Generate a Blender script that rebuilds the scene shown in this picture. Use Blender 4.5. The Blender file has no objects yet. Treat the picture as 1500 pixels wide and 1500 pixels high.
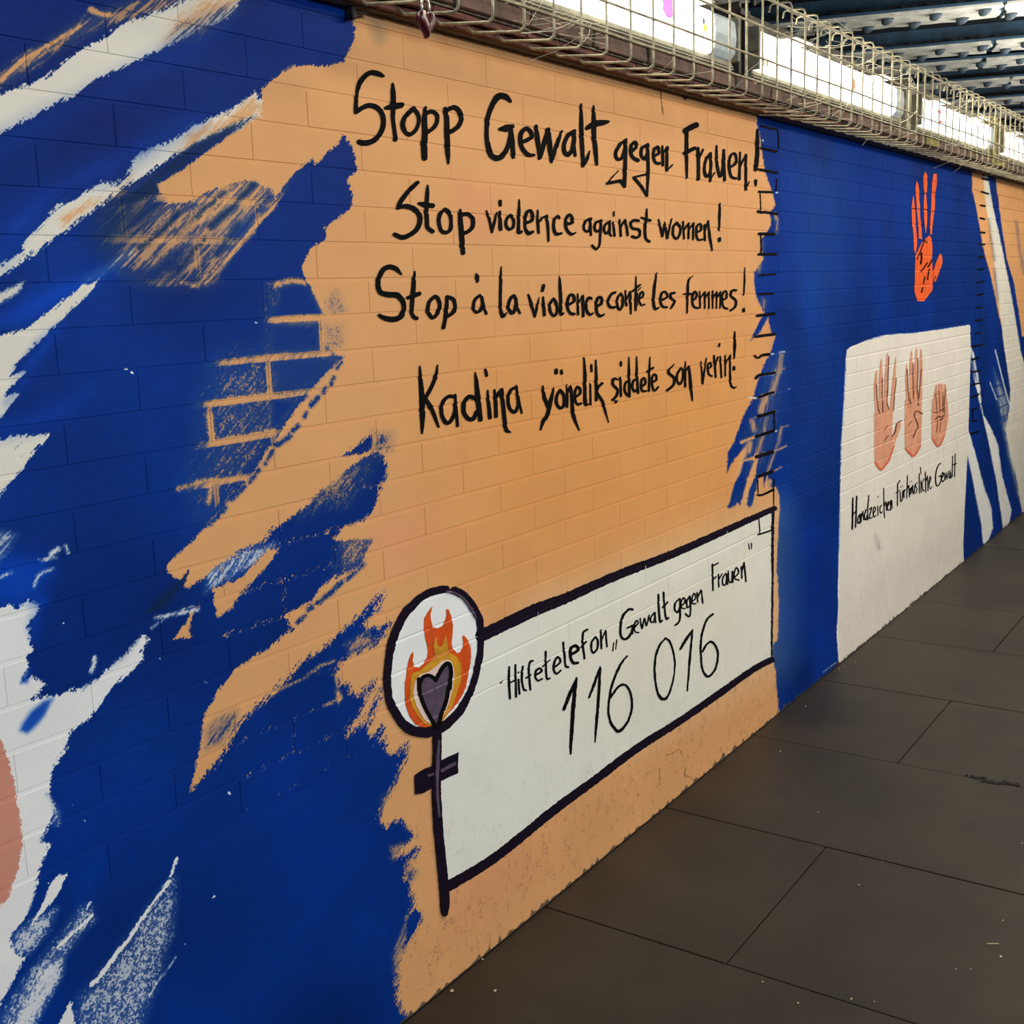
import bpy, bmesh, math, random
import numpy as np
from mathutils import Matrix, Vector, Euler
random.seed(7); rng = np.random.default_rng(11)
SC = bpy.context.scene; COL = SC.collection

# ------------------------------------------------------------------ camera (metres; wall face is the plane y = 0, floor z = 0)
U = 0.0625                      # brick course height
AL = 0.26165                    # brick length with its joint
KZ = 24.7 * U                   # height of bed joint number 0
FPX = 1715.934
CAM = np.array([-1.9018, -1.4281, 1.45275])
M3 = np.array([[0.5619064, -0.8265703, -0.0322902], [-0.1712879, -0.0780754, -0.9821225], [0.8092723, 0.5573919, -0.1854525]])
cd = bpy.data.cameras.new('camera'); cam = bpy.data.objects.new('camera', cd); COL.objects.link(cam); SC.camera = cam
cd.sensor_width = 36; cd.sensor_fit = 'HORIZONTAL'; cd.lens = FPX / 1500 * 36; cd.clip_start = 0.02
R = Matrix([[M3[0][i], -M3[1][i], -M3[2][i]] for i in range(3)])
cam.matrix_world = Matrix.Translation(CAM) @ R.to_4x4()

# ------------------------------------------------------------------ light, exposure
SC.view_settings.view_transform = 'Standard'; SC.view_settings.look = 'None'
SC.view_settings.gamma = 1; SC.view_settings.use_curve_mapping = False
SC.view_settings.exposure = 0.0
SC.cycles.use_denoising = True
SC.cycles.max_bounces = 6
wd = bpy.data.worlds.new('night'); SC.world = wd; wd.use_nodes = True
wd.node_tree.nodes['Background'].inputs[0].default_value = (0.30, 0.42, 0.62, 1)
wd.node_tree.nodes['Background'].inputs[1].default_value = 0.16

def area(name, loc, target, sx, sy, power, col):
    l = bpy.data.lights.new(name, 'AREA'); l.shape = 'RECTANGLE'; l.size = sx; l.size_y = sy
    l.energy = power; l.color = col
    o = bpy.data.objects.new(name, l); COL.objects.link(o); o.location = loc
    o.rotation_euler = (Vector(target) - Vector(loc)).to_track_quat('-Z', 'Y').to_euler()
    return o
# the strip lights under the far side and the middle of the bridge, which light this wall
area('strip_light_over_pavement', (3.4, -2.7, 3.3), (2.2, 0, 0.9), 6.0, 0.25, 212, (1.0, 0.90, 0.76))
area('strip_light_far_side', (-1.6, -4.6, 2.7), (-0.6, 0, 0.9), 3.0, 0.3, 120, (0.86, 0.93, 1.0))

area('added_girder_uplight', (6.8, -.75, 2.16), (6.8, -.75, 3.2), 8.0, 0.6, 210, (1.0, 0.97, 0.9))  # added uplight to brighten the girder undersides, no real lamp there

# ------------------------------------------------------------------ helpers
def W(px, py):
    """photo pixel -> point on the wall face (x, z)"""
    d = np.stack([(np.asarray(px, float) - 750) / FPX, (np.asarray(py, float) - 750) / FPX, np.ones_like(np.asarray(px, float))], -1) @ M3
    t = -CAM[1] / d[..., 1]
    return CAM[0] + d[..., 0] * t, CAM[2] + d[..., 2] * t
def PX(x, z):
    """point on the wall face -> where the traced mural lies on it (tracing units)"""
    dx = x - CAM[0]; dz = z - CAM[2]; dy = -CAM[1]
    q = [M3[i][0] * dx + M3[i][1] * dy + M3[i][2] * dz for i in range(3)]
    return q[0] / q[2] * FPX + 750, q[1] / q[2] * FPX + 750

def tag(o, label=None, cat=None, group=None, kind=None):
    if label: o['label'] = label
    if cat: o['category'] = cat
    if group: o['group'] = group
    if kind: o['kind'] = kind
    return o
def link(name, me, mat=None, parent=None, loc=None, rot=None):
    o = bpy.data.objects.new(name, me); COL.objects.link(o)
    if mat is not None and me is not None and not me.materials: me.materials.append(mat)
    if parent: o.parent = parent
    if loc is not None: o.location = loc
    if rot is not None: o.rotation_euler = rot
    return o
def empty(name, loc=(0, 0, 0), parent=None):
    o = bpy.data.objects.new(name, None); COL.objects.link(o); o.location = loc; o.empty_display_size = .05
    if parent: o.parent = parent
    return o
def bm_mesh(name, bm, smooth=False):
    me = bpy.data.meshes.new(name); bm.normal_update(); bm.to_mesh(me); bm.free()
    if smooth:
        for p in me.polygons: p.use_smooth = True
    return me
def box(bm, a, b, bevel=0):
    r = bmesh.ops.create_cube(bm, size=1); vs = r['verts']
    c = [(a[i] + b[i]) / 2 for i in range(3)]; s = [abs(b[i] - a[i]) for i in range(3)]
    for v in vs: v.co = Vector([v.co[i] * s[i] + c[i] for i in range(3)])
    if bevel:
        es = list({e for v in vs for e in v.link_edges})
        bmesh.ops.bevel(bm, geom=es, offset=bevel, segments=1, affect='EDGES')
def tube(bm, pts, r, n=6, caps=True):
    pts = [Vector(p) for p in pts]; rings = []
    for i, p in enumerate(pts):
        d = (pts[min(i + 1, len(pts) - 1)] - pts[max(i - 1, 0)]).normalized()
        a = d.cross(Vector((0, 0, 1)))
        if a.length < .05: a = d.cross(Vector((1, 0, 0)))
        a.normalize(); b = d.cross(a)
        rr = r[i] if isinstance(r, (list, tuple)) else r
        rings.append([bm.verts.new(p + (a * math.cos(t) + b * math.sin(t)) * rr) for t in [2 * math.pi * k / n for k in range(n)]])
    for i in range(len(rings) - 1):
        for k in range(n):
            bm.faces.new((rings[i][k], rings[i][(k + 1) % n], rings[i + 1][(k + 1) % n], rings[i + 1][k]))
    if caps: bm.faces.new(rings[0][::-1]); bm.faces.new(rings[-1])

# ------------------------------------------------------------------ procedural materials
def mat(name, col, rough=.6, metal=0, noise=0, nscale=20, bump=0, bscale=60, emit=None, estr=0, col2=None, spec=.5):
    m = bpy.data.materials.new(name); m.use_nodes = True; nt = m.node_tree; N = nt.nodes; L = nt.links
    b = N['Principled BSDF']; b.inputs['Roughness'].default_value = rough; b.inputs['Metallic'].default_value = metal
    b.inputs['Specular IOR Level'].default_value = spec
    lin = lambda c: tuple((x / 255 / 12.92) if x / 255 < .04045 else ((x / 255 + .055) / 1.055) ** 2.4 for x in c) + (1,)
    b.inputs['Base Color'].default_value = lin(col)
    tc = N.new('ShaderNodeNewGeometry')
    if noise or col2:
        n = N.new('ShaderNodeTexNoise'); n.inputs['Scale'].default_value = nscale; n.inputs['Detail'].default_value = 6
        n.inputs['Roughness'].default_value = .65
        L.new(tc.outputs['Position'], n.inputs['Vector'])
        r = N.new('ShaderNodeValToRGB'); r.color_ramp.elements[0].position = .35; r.color_ramp.elements[1].position = .68
        c2 = col2 or tuple(max(0, c * (1 - noise)) for c in col)
        r.color_ramp.elements[0].color = lin(c2); r.color_ramp.elements[1].color = lin(col)
        L.new(n.outputs['Fac'], r.inputs['Fac']); L.new(r.outputs['Color'], b.inputs['Base Color'])
    if bump:
        n2 = N.new('ShaderNodeTexNoise'); n2.inputs['Scale'].default_value = bscale; n2.inputs['Detail'].default_value = 5
        L.new(tc.outputs['Position'], n2.inputs['Vector'])
        bp = N.new('ShaderNodeBump'); bp.inputs['Strength'].default_value = bump; bp.inputs['Distance'].default_value = .004
        L.new(n2.outputs['Fac'], bp.inputs['Height']); L.new(bp.outputs['Normal'], b.inputs['Normal'])
    if emit:
        b.inputs['Emission Color'].default_value = lin(emit); b.inputs['Emission Strength'].default_value = estr
    return m
# ------------------------------------------------------------------ the mural: brush areas of paint, computed as a colour map of the wall
def parse(s, ox=0., oy=0., k=1.):
    """'w:x,y x,y,w|w:x,y ...' -> strokes [(x, y, radius)...] in tracing units"""
    out = []
    for part in s.split('|'):
        w, pts = part.split(':'); w = float(w); st = []
        for p in pts.split():
            q = [float(t) for t in p.split(',')]
            st.append((ox + q[0] / k, oy + q[1] / k, (q[2] if len(q) > 2 else w) / k / 2))
        if len(st) >= 4:          # round the brush path
            P_ = [st[0]] + st + [st[-1]]; r = [st[0]]
            for i in range(1, len(P_) - 2):
                a, b, c, d = (np.array(P_[i + j]) for j in (-1, 0, 1, 2))
                for t in (.25, .5, .75, 1):
                    q = .5 * (2 * b + (c - a) * t + (2 * a - 5 * b + 4 * c - d) * t * t + (3 * b - a - 3 * c + d) * t ** 3)
                    q[2] = b[2] + (c[2] - b[2]) * t; r.append(tuple(q))
            st = r
        out.append(st)
    return out
def pl(s, ox=0., oy=0., k=1.):
    return [(ox + float(a) / k, oy + float(b) / k) for a, b in (p.split(',') for p in s.split())]
def sd_poly(P, u, v):
    P = np.array(P, np.float32); d2 = np.full(u.shape, 1e12, np.float32); ins = np.zeros(u.shape, bool)
    for i in range(len(P)):
        ax, ay = P[i - 1]; bx, by = P[i]; ex, ey = bx - ax, by - ay
        wx = u - ax; wy = v - ay
        t = np.clip((wx * ex + wy * ey) / (ex * ex + ey * ey + 1e-9), 0, 1)
        d2 = np.minimum(d2, (wx - ex * t) ** 2 + (wy - ey * t) ** 2)
        if ay != by:
            c = ((ay > v) != (by > v)) & (u < (bx - ax) * (v - ay) / (by - ay) + ax)
            ins ^= c
    d = np.sqrt(d2); return np.where(ins, d, -d)
def sd_strokes(S, u, v):
    f = np.full(u.shape, -1e6, np.float32)
    for st in S:
        if len(st) == 1: st = st + st
        for (ax, ay, ar), (bx, by, br) in zip(st[:-1], st[1:]):
            ex, ey = bx - ax, by - ay; wx = u - ax; wy = v - ay
            t = np.clip((wx * ex + wy * ey) / (ex * ex + ey * ey + 1e-9), 0, 1)
            f = np.maximum(f, ar + (br - ar) * t - np.hypot(wx - ex * t, wy - ey * t))
    return f
_T = rng.random((1024, 1024)).astype(np.float32)
def vnoise(x, y):
    """smooth value noise, period 1024"""
    xi = np.floor(x); yi = np.floor(y); fx = (x - xi).astype(np.float32); fy = (y - yi).astype(np.float32)
    xi = xi.astype(np.int32) & 1023; yi = yi.astype(np.int32) & 1023; x1 = (xi + 1) & 1023; y1 = (yi + 1) & 1023
    fx = fx * fx * (3 - 2 * fx); fy = fy * fy * (3 - 2 * fy)
    return (_T[yi, xi] * (1 - fx) + _T[yi, x1] * fx) * (1 - fy) + (_T[y1, xi] * (1 - fx) + _T[y1, x1] * fx) * fy
def unif(n, s):            # squash a sum of noises to about uniform 0..1
    return 1 / (1 + np.exp(-(n - .5) * s))
def joint_mask(x, z, hw=.0055):
    k = (z - KZ) / U; c = np.floor(k); fk = np.abs(k - np.round(k)) * U
    a = x / AL + .5 * (c % 2); fa = np.abs(a - np.round(a)) * AL
    j = np.clip((hw + .001 - np.minimum(fk, fa)) / .002, 0, 1)
    return np.where(k < -15, 0, j)

BLUE, BRIGHT, NAVY = (0, 43, 122), (2, 66, 182), (6, 42, 92)
PEACH, PINK, ORANGE = (218, 161, 107), (222, 148, 108), (218, 151, 84)
WHITE, CREAM, SKIN = (228, 228, 226), (222, 217, 203), (202, 138, 118)
DARK = (26, 22, 26)
OPS = []
def P(col, pts, soft=4, dens=1, jb=0, ang=0, mixs=.5): OPS.append(('p', col, pl(pts) if isinstance(pts, str) else pts, soft, dens, jb, ang, mixs))
def S(col, s, soft=2, dens=1, jb=0, ang=0, mixs=.5, z=(0, 0, 1)): OPS.append(('s', col, parse(s, *z), soft, dens, jb, ang, mixs))

MAINPEACH = "517,-60 519,12 514,20 520,40 516,65 505,90 480,97 430,95 400,115 383,130 384,150 345,190 296,227 267,248 229,270 235,283 222,297 272,298 320,275 360,262 400,278 400,296 430,255 458,232 462,243 480,222 495,212 503,198 515,215 523,250 507,262 517,285 515,305 495,320 475,333 478,350 452,365 440,390 447,405 455,420 472,460 470,500 492,520 505,522 468,556 434,598 406,640 388,662 374,688 343,727 307,763 277,797 245,826 243,835 262,850 278,868 280,893 254,937 300,930 330,935 350,975 320,1010 300,1045 290,1110 277,1164 350,1120 400,1650 1145,1650 1145,-60"
# peach field, then the blue that was rolled over its left side
P(PEACH, MAINPEACH, 3)
P(PINK, "665,262 722,268 724,345 700,352 668,330", 14, .5, 0, 0, -1)
P(PINK, "985,440 1040,420 1045,560 1010,580 990,520", 12, .45, 0, 0, -1)
P(PINK, "540,760 640,740 700,800 560,840", 30, .4, 0, 0, -1)
P(PINK, "640,1300 760,1230 800,1270 660,1380", 30, .35, 0, 0, -1)
P(ORANGE, "690,500 1130,480 1130,760 860,850 700,850 640,620", 90, .75, 0, 0, -1)
# mixed dry zones left of the peach
P(PEACH, "165,290 230,262 222,297 272,298 320,275 360,262 400,280 400,309 368,339 330,395 295,412 235,415 190,400 165,370 150,340", 26, .56, .25, 0, .75)
S(PEACH, "9:225,385 275,335 335,283|8:302,416 350,360 398,305|5:160,352 250,352 350,354|5:265,413 290,420 303,405|4:300,300 345,297 400,303", 4, .8, 0, 0, .7)
P(PEACH, "325,528 400,515 498,518 470,570 440,600 384,683 340,725 300,752 285,700 300,655 300,590", 34, .36, .75)
P(PEACH, "400,425 470,425 480,520 400,520", 22, .5, .7)
P(PEACH, "440,470 495,425 520,480 495,520", 26, .5, .4)
S(PEACH, "8:404,418 425,411 447,413|9:402,470 430,466 475,466|8:303,592 335,586 395,578|10:306,607 312,648|9:312,648 360,640 400,632|7:262,716 300,704 372,700|8:310,706 306,735|8:472,478 474,520|7:330,532 365,526 420,519", 4, .9, 0, 0, .3)
P(PEACH, "225,300 270,290 330,258 425,255 415,290 350,322 290,330 240,345", 22, .55, .2, 0, .6)
S(NAVY, "9:262,312 230,345 205,362|7:330,283 300,305 262,345|12:372,272 345,300 310,330|8:300,350 262,395|10:350,330 318,372", 5, .75, -.2, 0, .6)
S(BLUE, "9:238,292 205,318 180,340|6:285,300 255,318|8:395,288 372,315 345,350", 5, .7, -.2, 0, .6)
P(NAVY, "165,292 222,298 212,325 160,372 130,350", 22, .75, 0, 0, -1)
P(BLUE, "432,262 404,306 368,341 322,402 345,425 440,395 470,330 480,250", 3, 1, 0, 0, .3)
P(BLUE, "238,372 285,345 262,400 205,415", 12, .7, 0, 0, .5)
S(PEACH, "7:318,398 345,366 372,337|5:285,322 262,345|6:400,262 372,282 352,300", 5, .7, 0, 0, .6)
S(CREAM, "9:192,370 160,392 128,412", 8, .6, 0, 0, .8)
# the blue strokes over the peach
P(BLUE, "410,440 412,423 440,420 452,425 472,460 400,464", 5, .9, -.5)
P(BLUE, "400,475 468,473 468,512 400,516", 9, .78, -.3)
P(BLUE, "400,523 492,523 470,548 450,575 425,582 400,580", 14, .52, -.5)
P(BLUE, "476,440 494,425 510,460 480,463", 8, .34, -.5, 0, .1)
P(BLUE, "474,474 504,474 502,515 474,517", 9, .3, -.5, 0, .1)
P(BLUE, "400,586 430,590 410,615 400,625", 6, .8, -.4)
S(BLUE, "5:500,531 492,540|6:489,553 484,563|7:478,568 473,575|8:466,582 456,594|6:449,605 446,611|7:437,624 430,631|9:424,639 414,647 404,652|6:400,660 388,680|7:380,688 366,706|6:358,713 340,732|7:330,744 310,765 300,770 290,776", 3, .8, 0, 0, .2)
P(BLUE, "541,638 547,648 541,663 502,668 520,655", 4)
P(BLUE, "548,636 575,636 572,655 548,662", 12, .55)
P(BLUE, "547,660 558,664 567,682 565,700 552,728 545,750 532,762 505,772 487,790 500,792 545,790 530,830 480,850 462,872 457,882 415,903 429,921 394,949 350,978 330,965 318,940 300,945 280,930 243,893 270,868 303,842 350,805 385,795 400,775 430,755 452,738 470,718 492,706 505,690 535,668", 5, 1, -.25)
P(PEACH, "480,690 545,670 505,735 470,735 440,750", 22, .5, 0)
P(PEACH, "500,790 545,775 535,830 500,845", 18, .5)
P(WHITE, "303,842 350,805 408,795 395,812 350,842 300,868", 7, .55, 0, 0, .6)
P(PEACH, "358,843 313,863 312,880 282,893 261,930 254,937 275,926 287,900 306,891 320,905 338,893 352,872 385,835 412,805 395,803", 4, 1)
P(BLUE, "283,895 312,873 316,893 312,915 290,928 280,915", 3)
P(NAVY, "278,833 213,897 240,893 274,850", 4)
S(WHITE, "6:228,905 290,893|3:222,920 250,900 283,888", 3, .75, 0, 0, .7)
S(BLUE, "5:534,826 525,834|6:521,838 508,849|7:501,853 492,861|8:490,864 466,883|6:458,889 451,894|6:447,902 436,912", 3, .8, 0, 0, .2)
# lower blue mass with its fingers
P(BLUE, "562,868 555,884 545,893 556,890 540,908 530,916 540,922 572,912 565,922 548,945 510,962 497,975 492,988 497,1000 512,1005 513,1012 525,1022 551,995 545,1010 537,1018 527,1043 513,1064 504,1082 523,1068 537,1052 558,1012 556,1026 537,1066 544,1082 560,1066 556,1085 567,1080 567,1101 581,1103 597,1089 594,1111 586,1124 584,1135 580,1148 567,1170 560,1185 555,1201 565,1212 587,1199 605,1223 608,1225 587,1239 575,1257 613,1244 600,1262 592,1281 600,1297 605,1321 603,1335 613,1337 616,1348 603,1369 587,1399 584,1420 581,1439 581,1455 587,1479 597,1489 587,1560 -900,1560 100,1100 277,1164 310,1125 335,1092 350,1062 373,1036 397,1019 415,998 443,968 471,952 500,925 527,903", 8, 1, -.15)
P(PEACH, "500,795 555,780 545,808 505,812", 10, .3)
P(PEACH, "505,945 540,925 548,942 512,958", 7, .6)
P(PEACH, "495,1010 503,1020 496,1034 490,1012|".replace('|', ''), 3, .8)
S(PEACH, "4:492,988 495,1012|3:475,1034 500,1023|4:450,990 470,975 490,968|3:398,1018 420,1005 450,992|3:320,1060 345,1044 365,1036|5:303,1082 315,1065 330,1052", 3, .8, 0, 0, .3)
P(BLUE, "300,1072 320,1050 348,1040 345,1065 325,1090 302,1098", 8, .55, 0, 0, .7)
P(PEACH, "560,1170 580,1150 590,1175 575,1200 560,1205", 8, .55)
P(PEACH, "572,1240 590,1236 575,1262", 5, .6)
P(PEACH, "574,1400 592,1360 600,1372 588,1410 580,1440", 6, .55, 0, 0, .7)
S(PEACH, "4:597,1340 590,1365 580,1390", 3, .7)
P(BLUE, "590,1270 612,1275 606,1290 595,1300", 6, .5)
P(BLUE, "607,1330 616,1338 611,1360 590,1390 598,1365", 2)
# whites at the far left
P(PEACH, "-5,105 38,78 75,56 117,28 150,14 200,-4 275,-12 250,14 150,42 117,58 75,82 38,108 -5,135", 8, .5, 0, 0, .8)
S(PEACH, "8:0,120 38,85 75,64 117,38|9:133,14 145,20 160,22", 3, .9)
P(CREAM, "-900,145 -5,145 24,131 75,107 117,73 152,57 171,40 213,24 267,3 300,-15 350,-15 347,11 330,28 288,45 229,77 187,96 144,115 107,141 88,149 67,157 32,179 -5,200 -900,400", 6, 1, 0, 0, .6)
P(PEACH, "255,30 300,-5 352,-8 345,14 300,48 240,62", 16, .62, 0, 0, .7)
P(BLUE, "262,35 345,2 352,14 318,38 288,54 230,76", 10, .42, 0, 0, .8)
P(BRIGHT, "-5,205 40,180 110,148 200,100 300,48 330,35 300,70 200,120 90,175 -5,235", 16, .5, 0, 0, .7)
P(CREAM, "-900,700 -5,390 32,368 37,349 61,328 85,301 125,283 149,267 171,269 187,256 197,232 229,213 267,195 280,184 299,179 333,163 373,136 384,149 381,171 355,187 307,203 283,213 256,229 229,245 187,269 165,288 139,309 88,344 43,376 13,400 -5,408", 6, .95, 0, 0, .6)
P(PEACH, "85,318 130,292 160,285 195,255 180,275 120,318 90,335", 7, .6, 0, 0, .7)
P(PEACH, "275,195 330,170 375,140 384,160 355,185 300,205 255,225", 7, .62, 0, 0, .7)
P(BRIGHT, "130,262 165,255 195,232 240,205 290,178 270,180 190,215 120,250 60,300 20,345 0,380 20,330 70,280", 16, .7, 0, 0, .7)
P(NAVY, "375,170 340,182 290,208 250,235 222,262 175,290 165,300 190,300 232,282 230,268 268,246 290,228", 5, .85, 0, 0, .6)
P(BRIGHT, "-5,455 60,425 150,400 168,400 140,412 100,437 40,478 -5,490 -400,650", 12, .75, 0, 0, .8)
P(CREAM, "-600,500 -5,432 35,412 27,429 -5,448 -600,600", 4, .9)
P(CREAM, "-900,620 -5,490 20,486 40,480 67,459 101,435 120,419 146,411 133,429 107,451 88,472 64,493 40,517 21,536 16,549 37,544 5,581 29,576 8,603 -5,616 -900,820", 5, 1, 0, 0, .6)
P(BRIGHT, "60,500 90,478 60,530 40,560 10,590 30,560 50,540 25,545", 8, .65, 0, 0, .7)
P(CREAM, "-900,820 -5,645 13,640 40,638 72,636 66,646 53,656 40,675 27,696 12,710 -5,735 -900,1000", 4, .95, 0, 0, .6)
P(BRIGHT, "-5,620 60,600 130,575 105,605 80,620 20,635 -5,640", 12, .5, 0, 0, .7)
P(WHITE, "-400,860 -5,776 25,784 12,804 -5,830 -400,920", 8, .5, 0, 0, .7)
P(BRIGHT, "-5,822 20,812 70,815 80,840 55,875 30,890 -5,885 -300,920", 12, .8, 0, 0, .8)
S(WHITE, "4:0,846 18,838|3:62,822 84,816|4:50,860 56,842 78,832|8:75,812 85,804|5:96,800 100,810", 3, .8)
P(WHITE, "-900,1100 -5,897 14,886 26,891 42,877 61,889 51,903 40,917 44,926 42,940 49,952 40,963 42,977 30,1001 47,991 68,1001 56,1019 49,1024 77,1019 88,1018 103,1012 131,1003 149,987 177,963 210,931 217,938 208,952 210,968 187,987 163,1010 149,1029 131,1052 103,1073 98,1094 89,1106 75,1130 75,1145 72,1161 80,1180 75,1205 59,1233 73,1235 62,1262 50,1312 38,1345 16,1372 19,1396 35,1404 18,1440 0,1473 -5,1480 -900,2200", 5, 1, 0, 0, .5)
P(BLUE, "148,975 180,950 205,930 185,962 150,985 120,1008 135,985", 8, .5, 0, 0, .8)
P(BRIGHT, "78,1022 65,1027 45,1042 33,1060 29,1070 40,1074 50,1066 65,1048", 3, .9, 0, 0, .7)
P(BRIGHT, "46,978 35,990 31,1000 40,1000", 3, .9)
P(BRIGHT, "44,885 60,892 48,905 44,922 50,940 60,900 75,880 60,870", 7, .7, 0, 0, .7)
P(BLUE, "72,1165 90,1195 80,1215 62,1230 84,1222 100,1180", 8, .75)
P(WHITE, "78,1178 88,1190 86,1208 74,1205", 7, .6)
P(BLUE, "64,1290 96,1262 104,1264 92,1285 62,1318 50,1350 38,1350 52,1312", 4, .85, 0, 0, .5)
P(WHITE, "99,1279 88,1282 77,1290 67,1313 48,1353 61,1340 83,1313", 2.5, 1)
P(WHITE, "18,1372 50,1345 85,1330 70,1365 45,1395 25,1405", 8, .62, 0, 0, .3)
P(WHITE, "130,1325 118,1330 85,1375 40,1430 5,1480 -20,1530 10,1525 40,1478 85,1412 125,1362 140,1345", 9, .5, 0, 0, .3)
S(WHITE, "5:136,1341 118,1357 98,1375 84,1388|3:133,1322 118,1340", 2, 1)
P(WHITE, "94,1398 64,1420 40,1460 5,1525 40,1520 64,1478 92,1425", 7, .8, 0, 0, .3)
P(WHITE, "104,1463 78,1520 113,1520", 3, 1)
P(BRIGHT, "120,1290 150,1255 135,1300 118,1325", 14, .35)
P(WHITE, "255,1285 221,1327 187,1377 157,1417 133,1444 115,1465 112,1530 200,1530 221,1460 235,1420 251,1367 256,1327", 12, .5, 0, 0, .15)
S(WHITE, "5:259,1258 254,1270 250,1284|6:247,1291 234,1310 221,1327 205,1350 187,1377 172,1395 157,1417 145,1432 134,1443", 2, 1)
S(WHITE, "2.5:257,1402 250,1413 238,1430 229,1441 219,1461", 2, .8)
P(SKIN, "-900,1000 -5,1070 0,1080 8,1100 19,1140 29,1193 33,1228 27,1273 13,1313 -5,1335 -900,1900", 3)
S(WHITE, "2:71,1294 73,1294|3:124,1202 125,1203|4:335,1161 336,1162|2.5:92,912 93,913|2:107,1180 108,1180|2:174,1294 175,1294|3:312,1315 315,1312|2.5:270,1382 271,1383|3:183,540 187,541|3:193,545 194,546|2:300,1000 302,999|2:235,965 236,966|2:375,473 377,472|3:8,1376 10,1377", 1, 1)
S(WHITE, "6:134,985 137,975 139,963", 3, .9)
S(WHITE, "2.5:57,820 84,817", 2, .9)
# right blue field
P(BLUE, "1105,160 1109,175 1109,185 1113,195 1116,220 1119,240 1122,255 1130,277 1136,300 1128,312 1130,330 1120,345 1112,352 1118,380 1105,398 1105,415 1108,435 1115,450 1120,458 1108,480 1099,500 1112,488 1125,465 1130,487 1137,490 1129,517 1120,533 1110,560 1100,590 1092,602 1085,620 1075,648 1066,663 1066,680 1065,693 1075,673 1087,660 1086,680 1082,690 1077,705 1068,738 1065,744 1070,745 1081,736 1084,741 1090,720 1098,692 1107,672 1107,695 1102,707 1096,720 1094,739 1098,744 1103,738 1106,723 1111,700 1118,697 1119,714 1124,697 1126,715 1137,713 1142,725 1142,750 1140,776 1138,830 1141,884 1140,920 1139,938 1131,944 1132,968 1137,985 1137,995 1141,1043 1141,1200 1750,1200 1750,-60 1105,-60", 2, 1, 0, 1, .5)
P(PEACH, "1124,525 1150,515 1142,600 1122,680 1098,715 1092,640 1112,590", 12, .3, .3, 1, .85)
P(PEACH, "1102,312 1120,312 1124,332 1110,345 1100,340", 6, .6, 0, 1, .8)
P(PEACH, "1106,350 1116,348 1119,372 1112,400 1104,392", 6, .7, 0, 1, .8)
P(PEACH, "1116,435 1124,440 1122,455 1114,450", 5, .55, 0, 1, .8)
S(PEACH, "8:1145,520 1141,545 1131,575|5:1137,543 1148,540|11:1121,582 1115,602|8:1102,617 1104,630|5:1122,612 1118,638 1106,672|5:1145,627 1140,650 1125,690|8:1128,705 1126,716|7:1094,652 1090,668|10:1096,660 1098,650|5:1136,313 1139,325 1138,338", 3, .7, 0, 1, .85)
S(PEACH, "4:1086,648 1106,640|7:1091,659 1082,690 1076,702|4:1087,675 1105,671|2:1145,626 1156,623|2.5:1112,583 1106,583|3:1133,662 1152,653|2:1134,690 1145,684|6:1109,667 1105,685 1096,712 1091,735", 2, .9, 0, 1, .5)
S(WHITE, "2.5:1098,582 1106,583|2:1142,516 1150,515|1.5:1112,550 1133,549|2:1136,222 1138,223|2:1117,205 1118,206|2:1134,342 1137,343|2:1130,519 1134,518|2:1134,604 1136,604|1.5:1107,611 1110,612|2:1135,632 1138,631|2:1155,570 1157,569|2:1139,282 1137,282", 1, .9, 0, 1)
P(BRIGHT, "1145,560 1200,520 1230,560 1220,640 1170,680 1150,640", 40, .22, 0, 1, .8)
P((26, 74, 156), "1165,200 1235,230 1238,440 1205,470 1160,440", 26, .5, 0, 1, -1)
P((20, 66, 150), "1150,480 1230,470 1225,700 1160,720", 30, .4, 0, 1, -1)
P((0, 50, 150), "1170,780 1225,760 1222,960 1180,960", 26, .45, 0, 1, -1)
# far peach and white bands
P(PEACH, "1422,190 1424,249 1424,279 1429,300 1435,332 1440,363 1452,407 1462,457 1468,482 1474,478 1462,430 1458,397 1453,340 1448,300 1447,190", 1.2, 1, 0, 2)
P(CREAM, "1438,190 1441,255 1447,258 1455,305 1468,363 1478,413 1487,463 1495,513 1512,570 1620,1000 1620,1100 1512,800 1497,750 1490,707 1478,657 1473,630 1478,600 1480,570 1472,517 1466,470 1461,430 1453,350 1446,310 1442,285", 1.5, 1, 0, 2, .8)
P(PEACH, "1455,190 1458,256 1460,277 1463,297 1467,330 1475,380 1485,413 1493,463 1497,493 1530,494 1600,494 1600,190", 1.2, 1, 0, 2)
S(BLUE, "3:1449,322 1451,345 1457,380|3:1457,395 1462,440|4:1489,325 1493,360 1500,400", 3, .5, 0, 2, .8)
P(WHITE, "1420,500 1427,520 1435,563 1440,607 1450,623 1462,650 1467,690 1475,723 1482,747 1478,770 1470,778 1465,747 1460,707 1448,647 1440,613 1432,577 1425,547 1421,523", 1.6, .97, -.3, 2, .7)
P(BLUE, "1419,505 1426,525 1432,560 1425,550 1421,530", 2, .6, 0, 2, .8)
P(WHITE, "1418,628 1423,643 1430,667 1440,707 1452,743 1455,773 1445,800 1440,797 1438,773 1430,730 1420,680 1415,660", 1.6, .97, 0, 2, .7)
S(WHITE, "2:1458,513 1466,545 1473,572 1480,597|1.5:1450,560 1460,585", 1, .9, 0, 2)
P(CREAM, "1455,540 1466,560 1478,590 1478,612 1467,617 1460,585", 4, .5, -.3, 2, .8)
P(CREAM, "1466,618 1479,612 1490,700 1500,745 1490,725 1476,670", 4, .55, 0, 2, .8)
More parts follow.
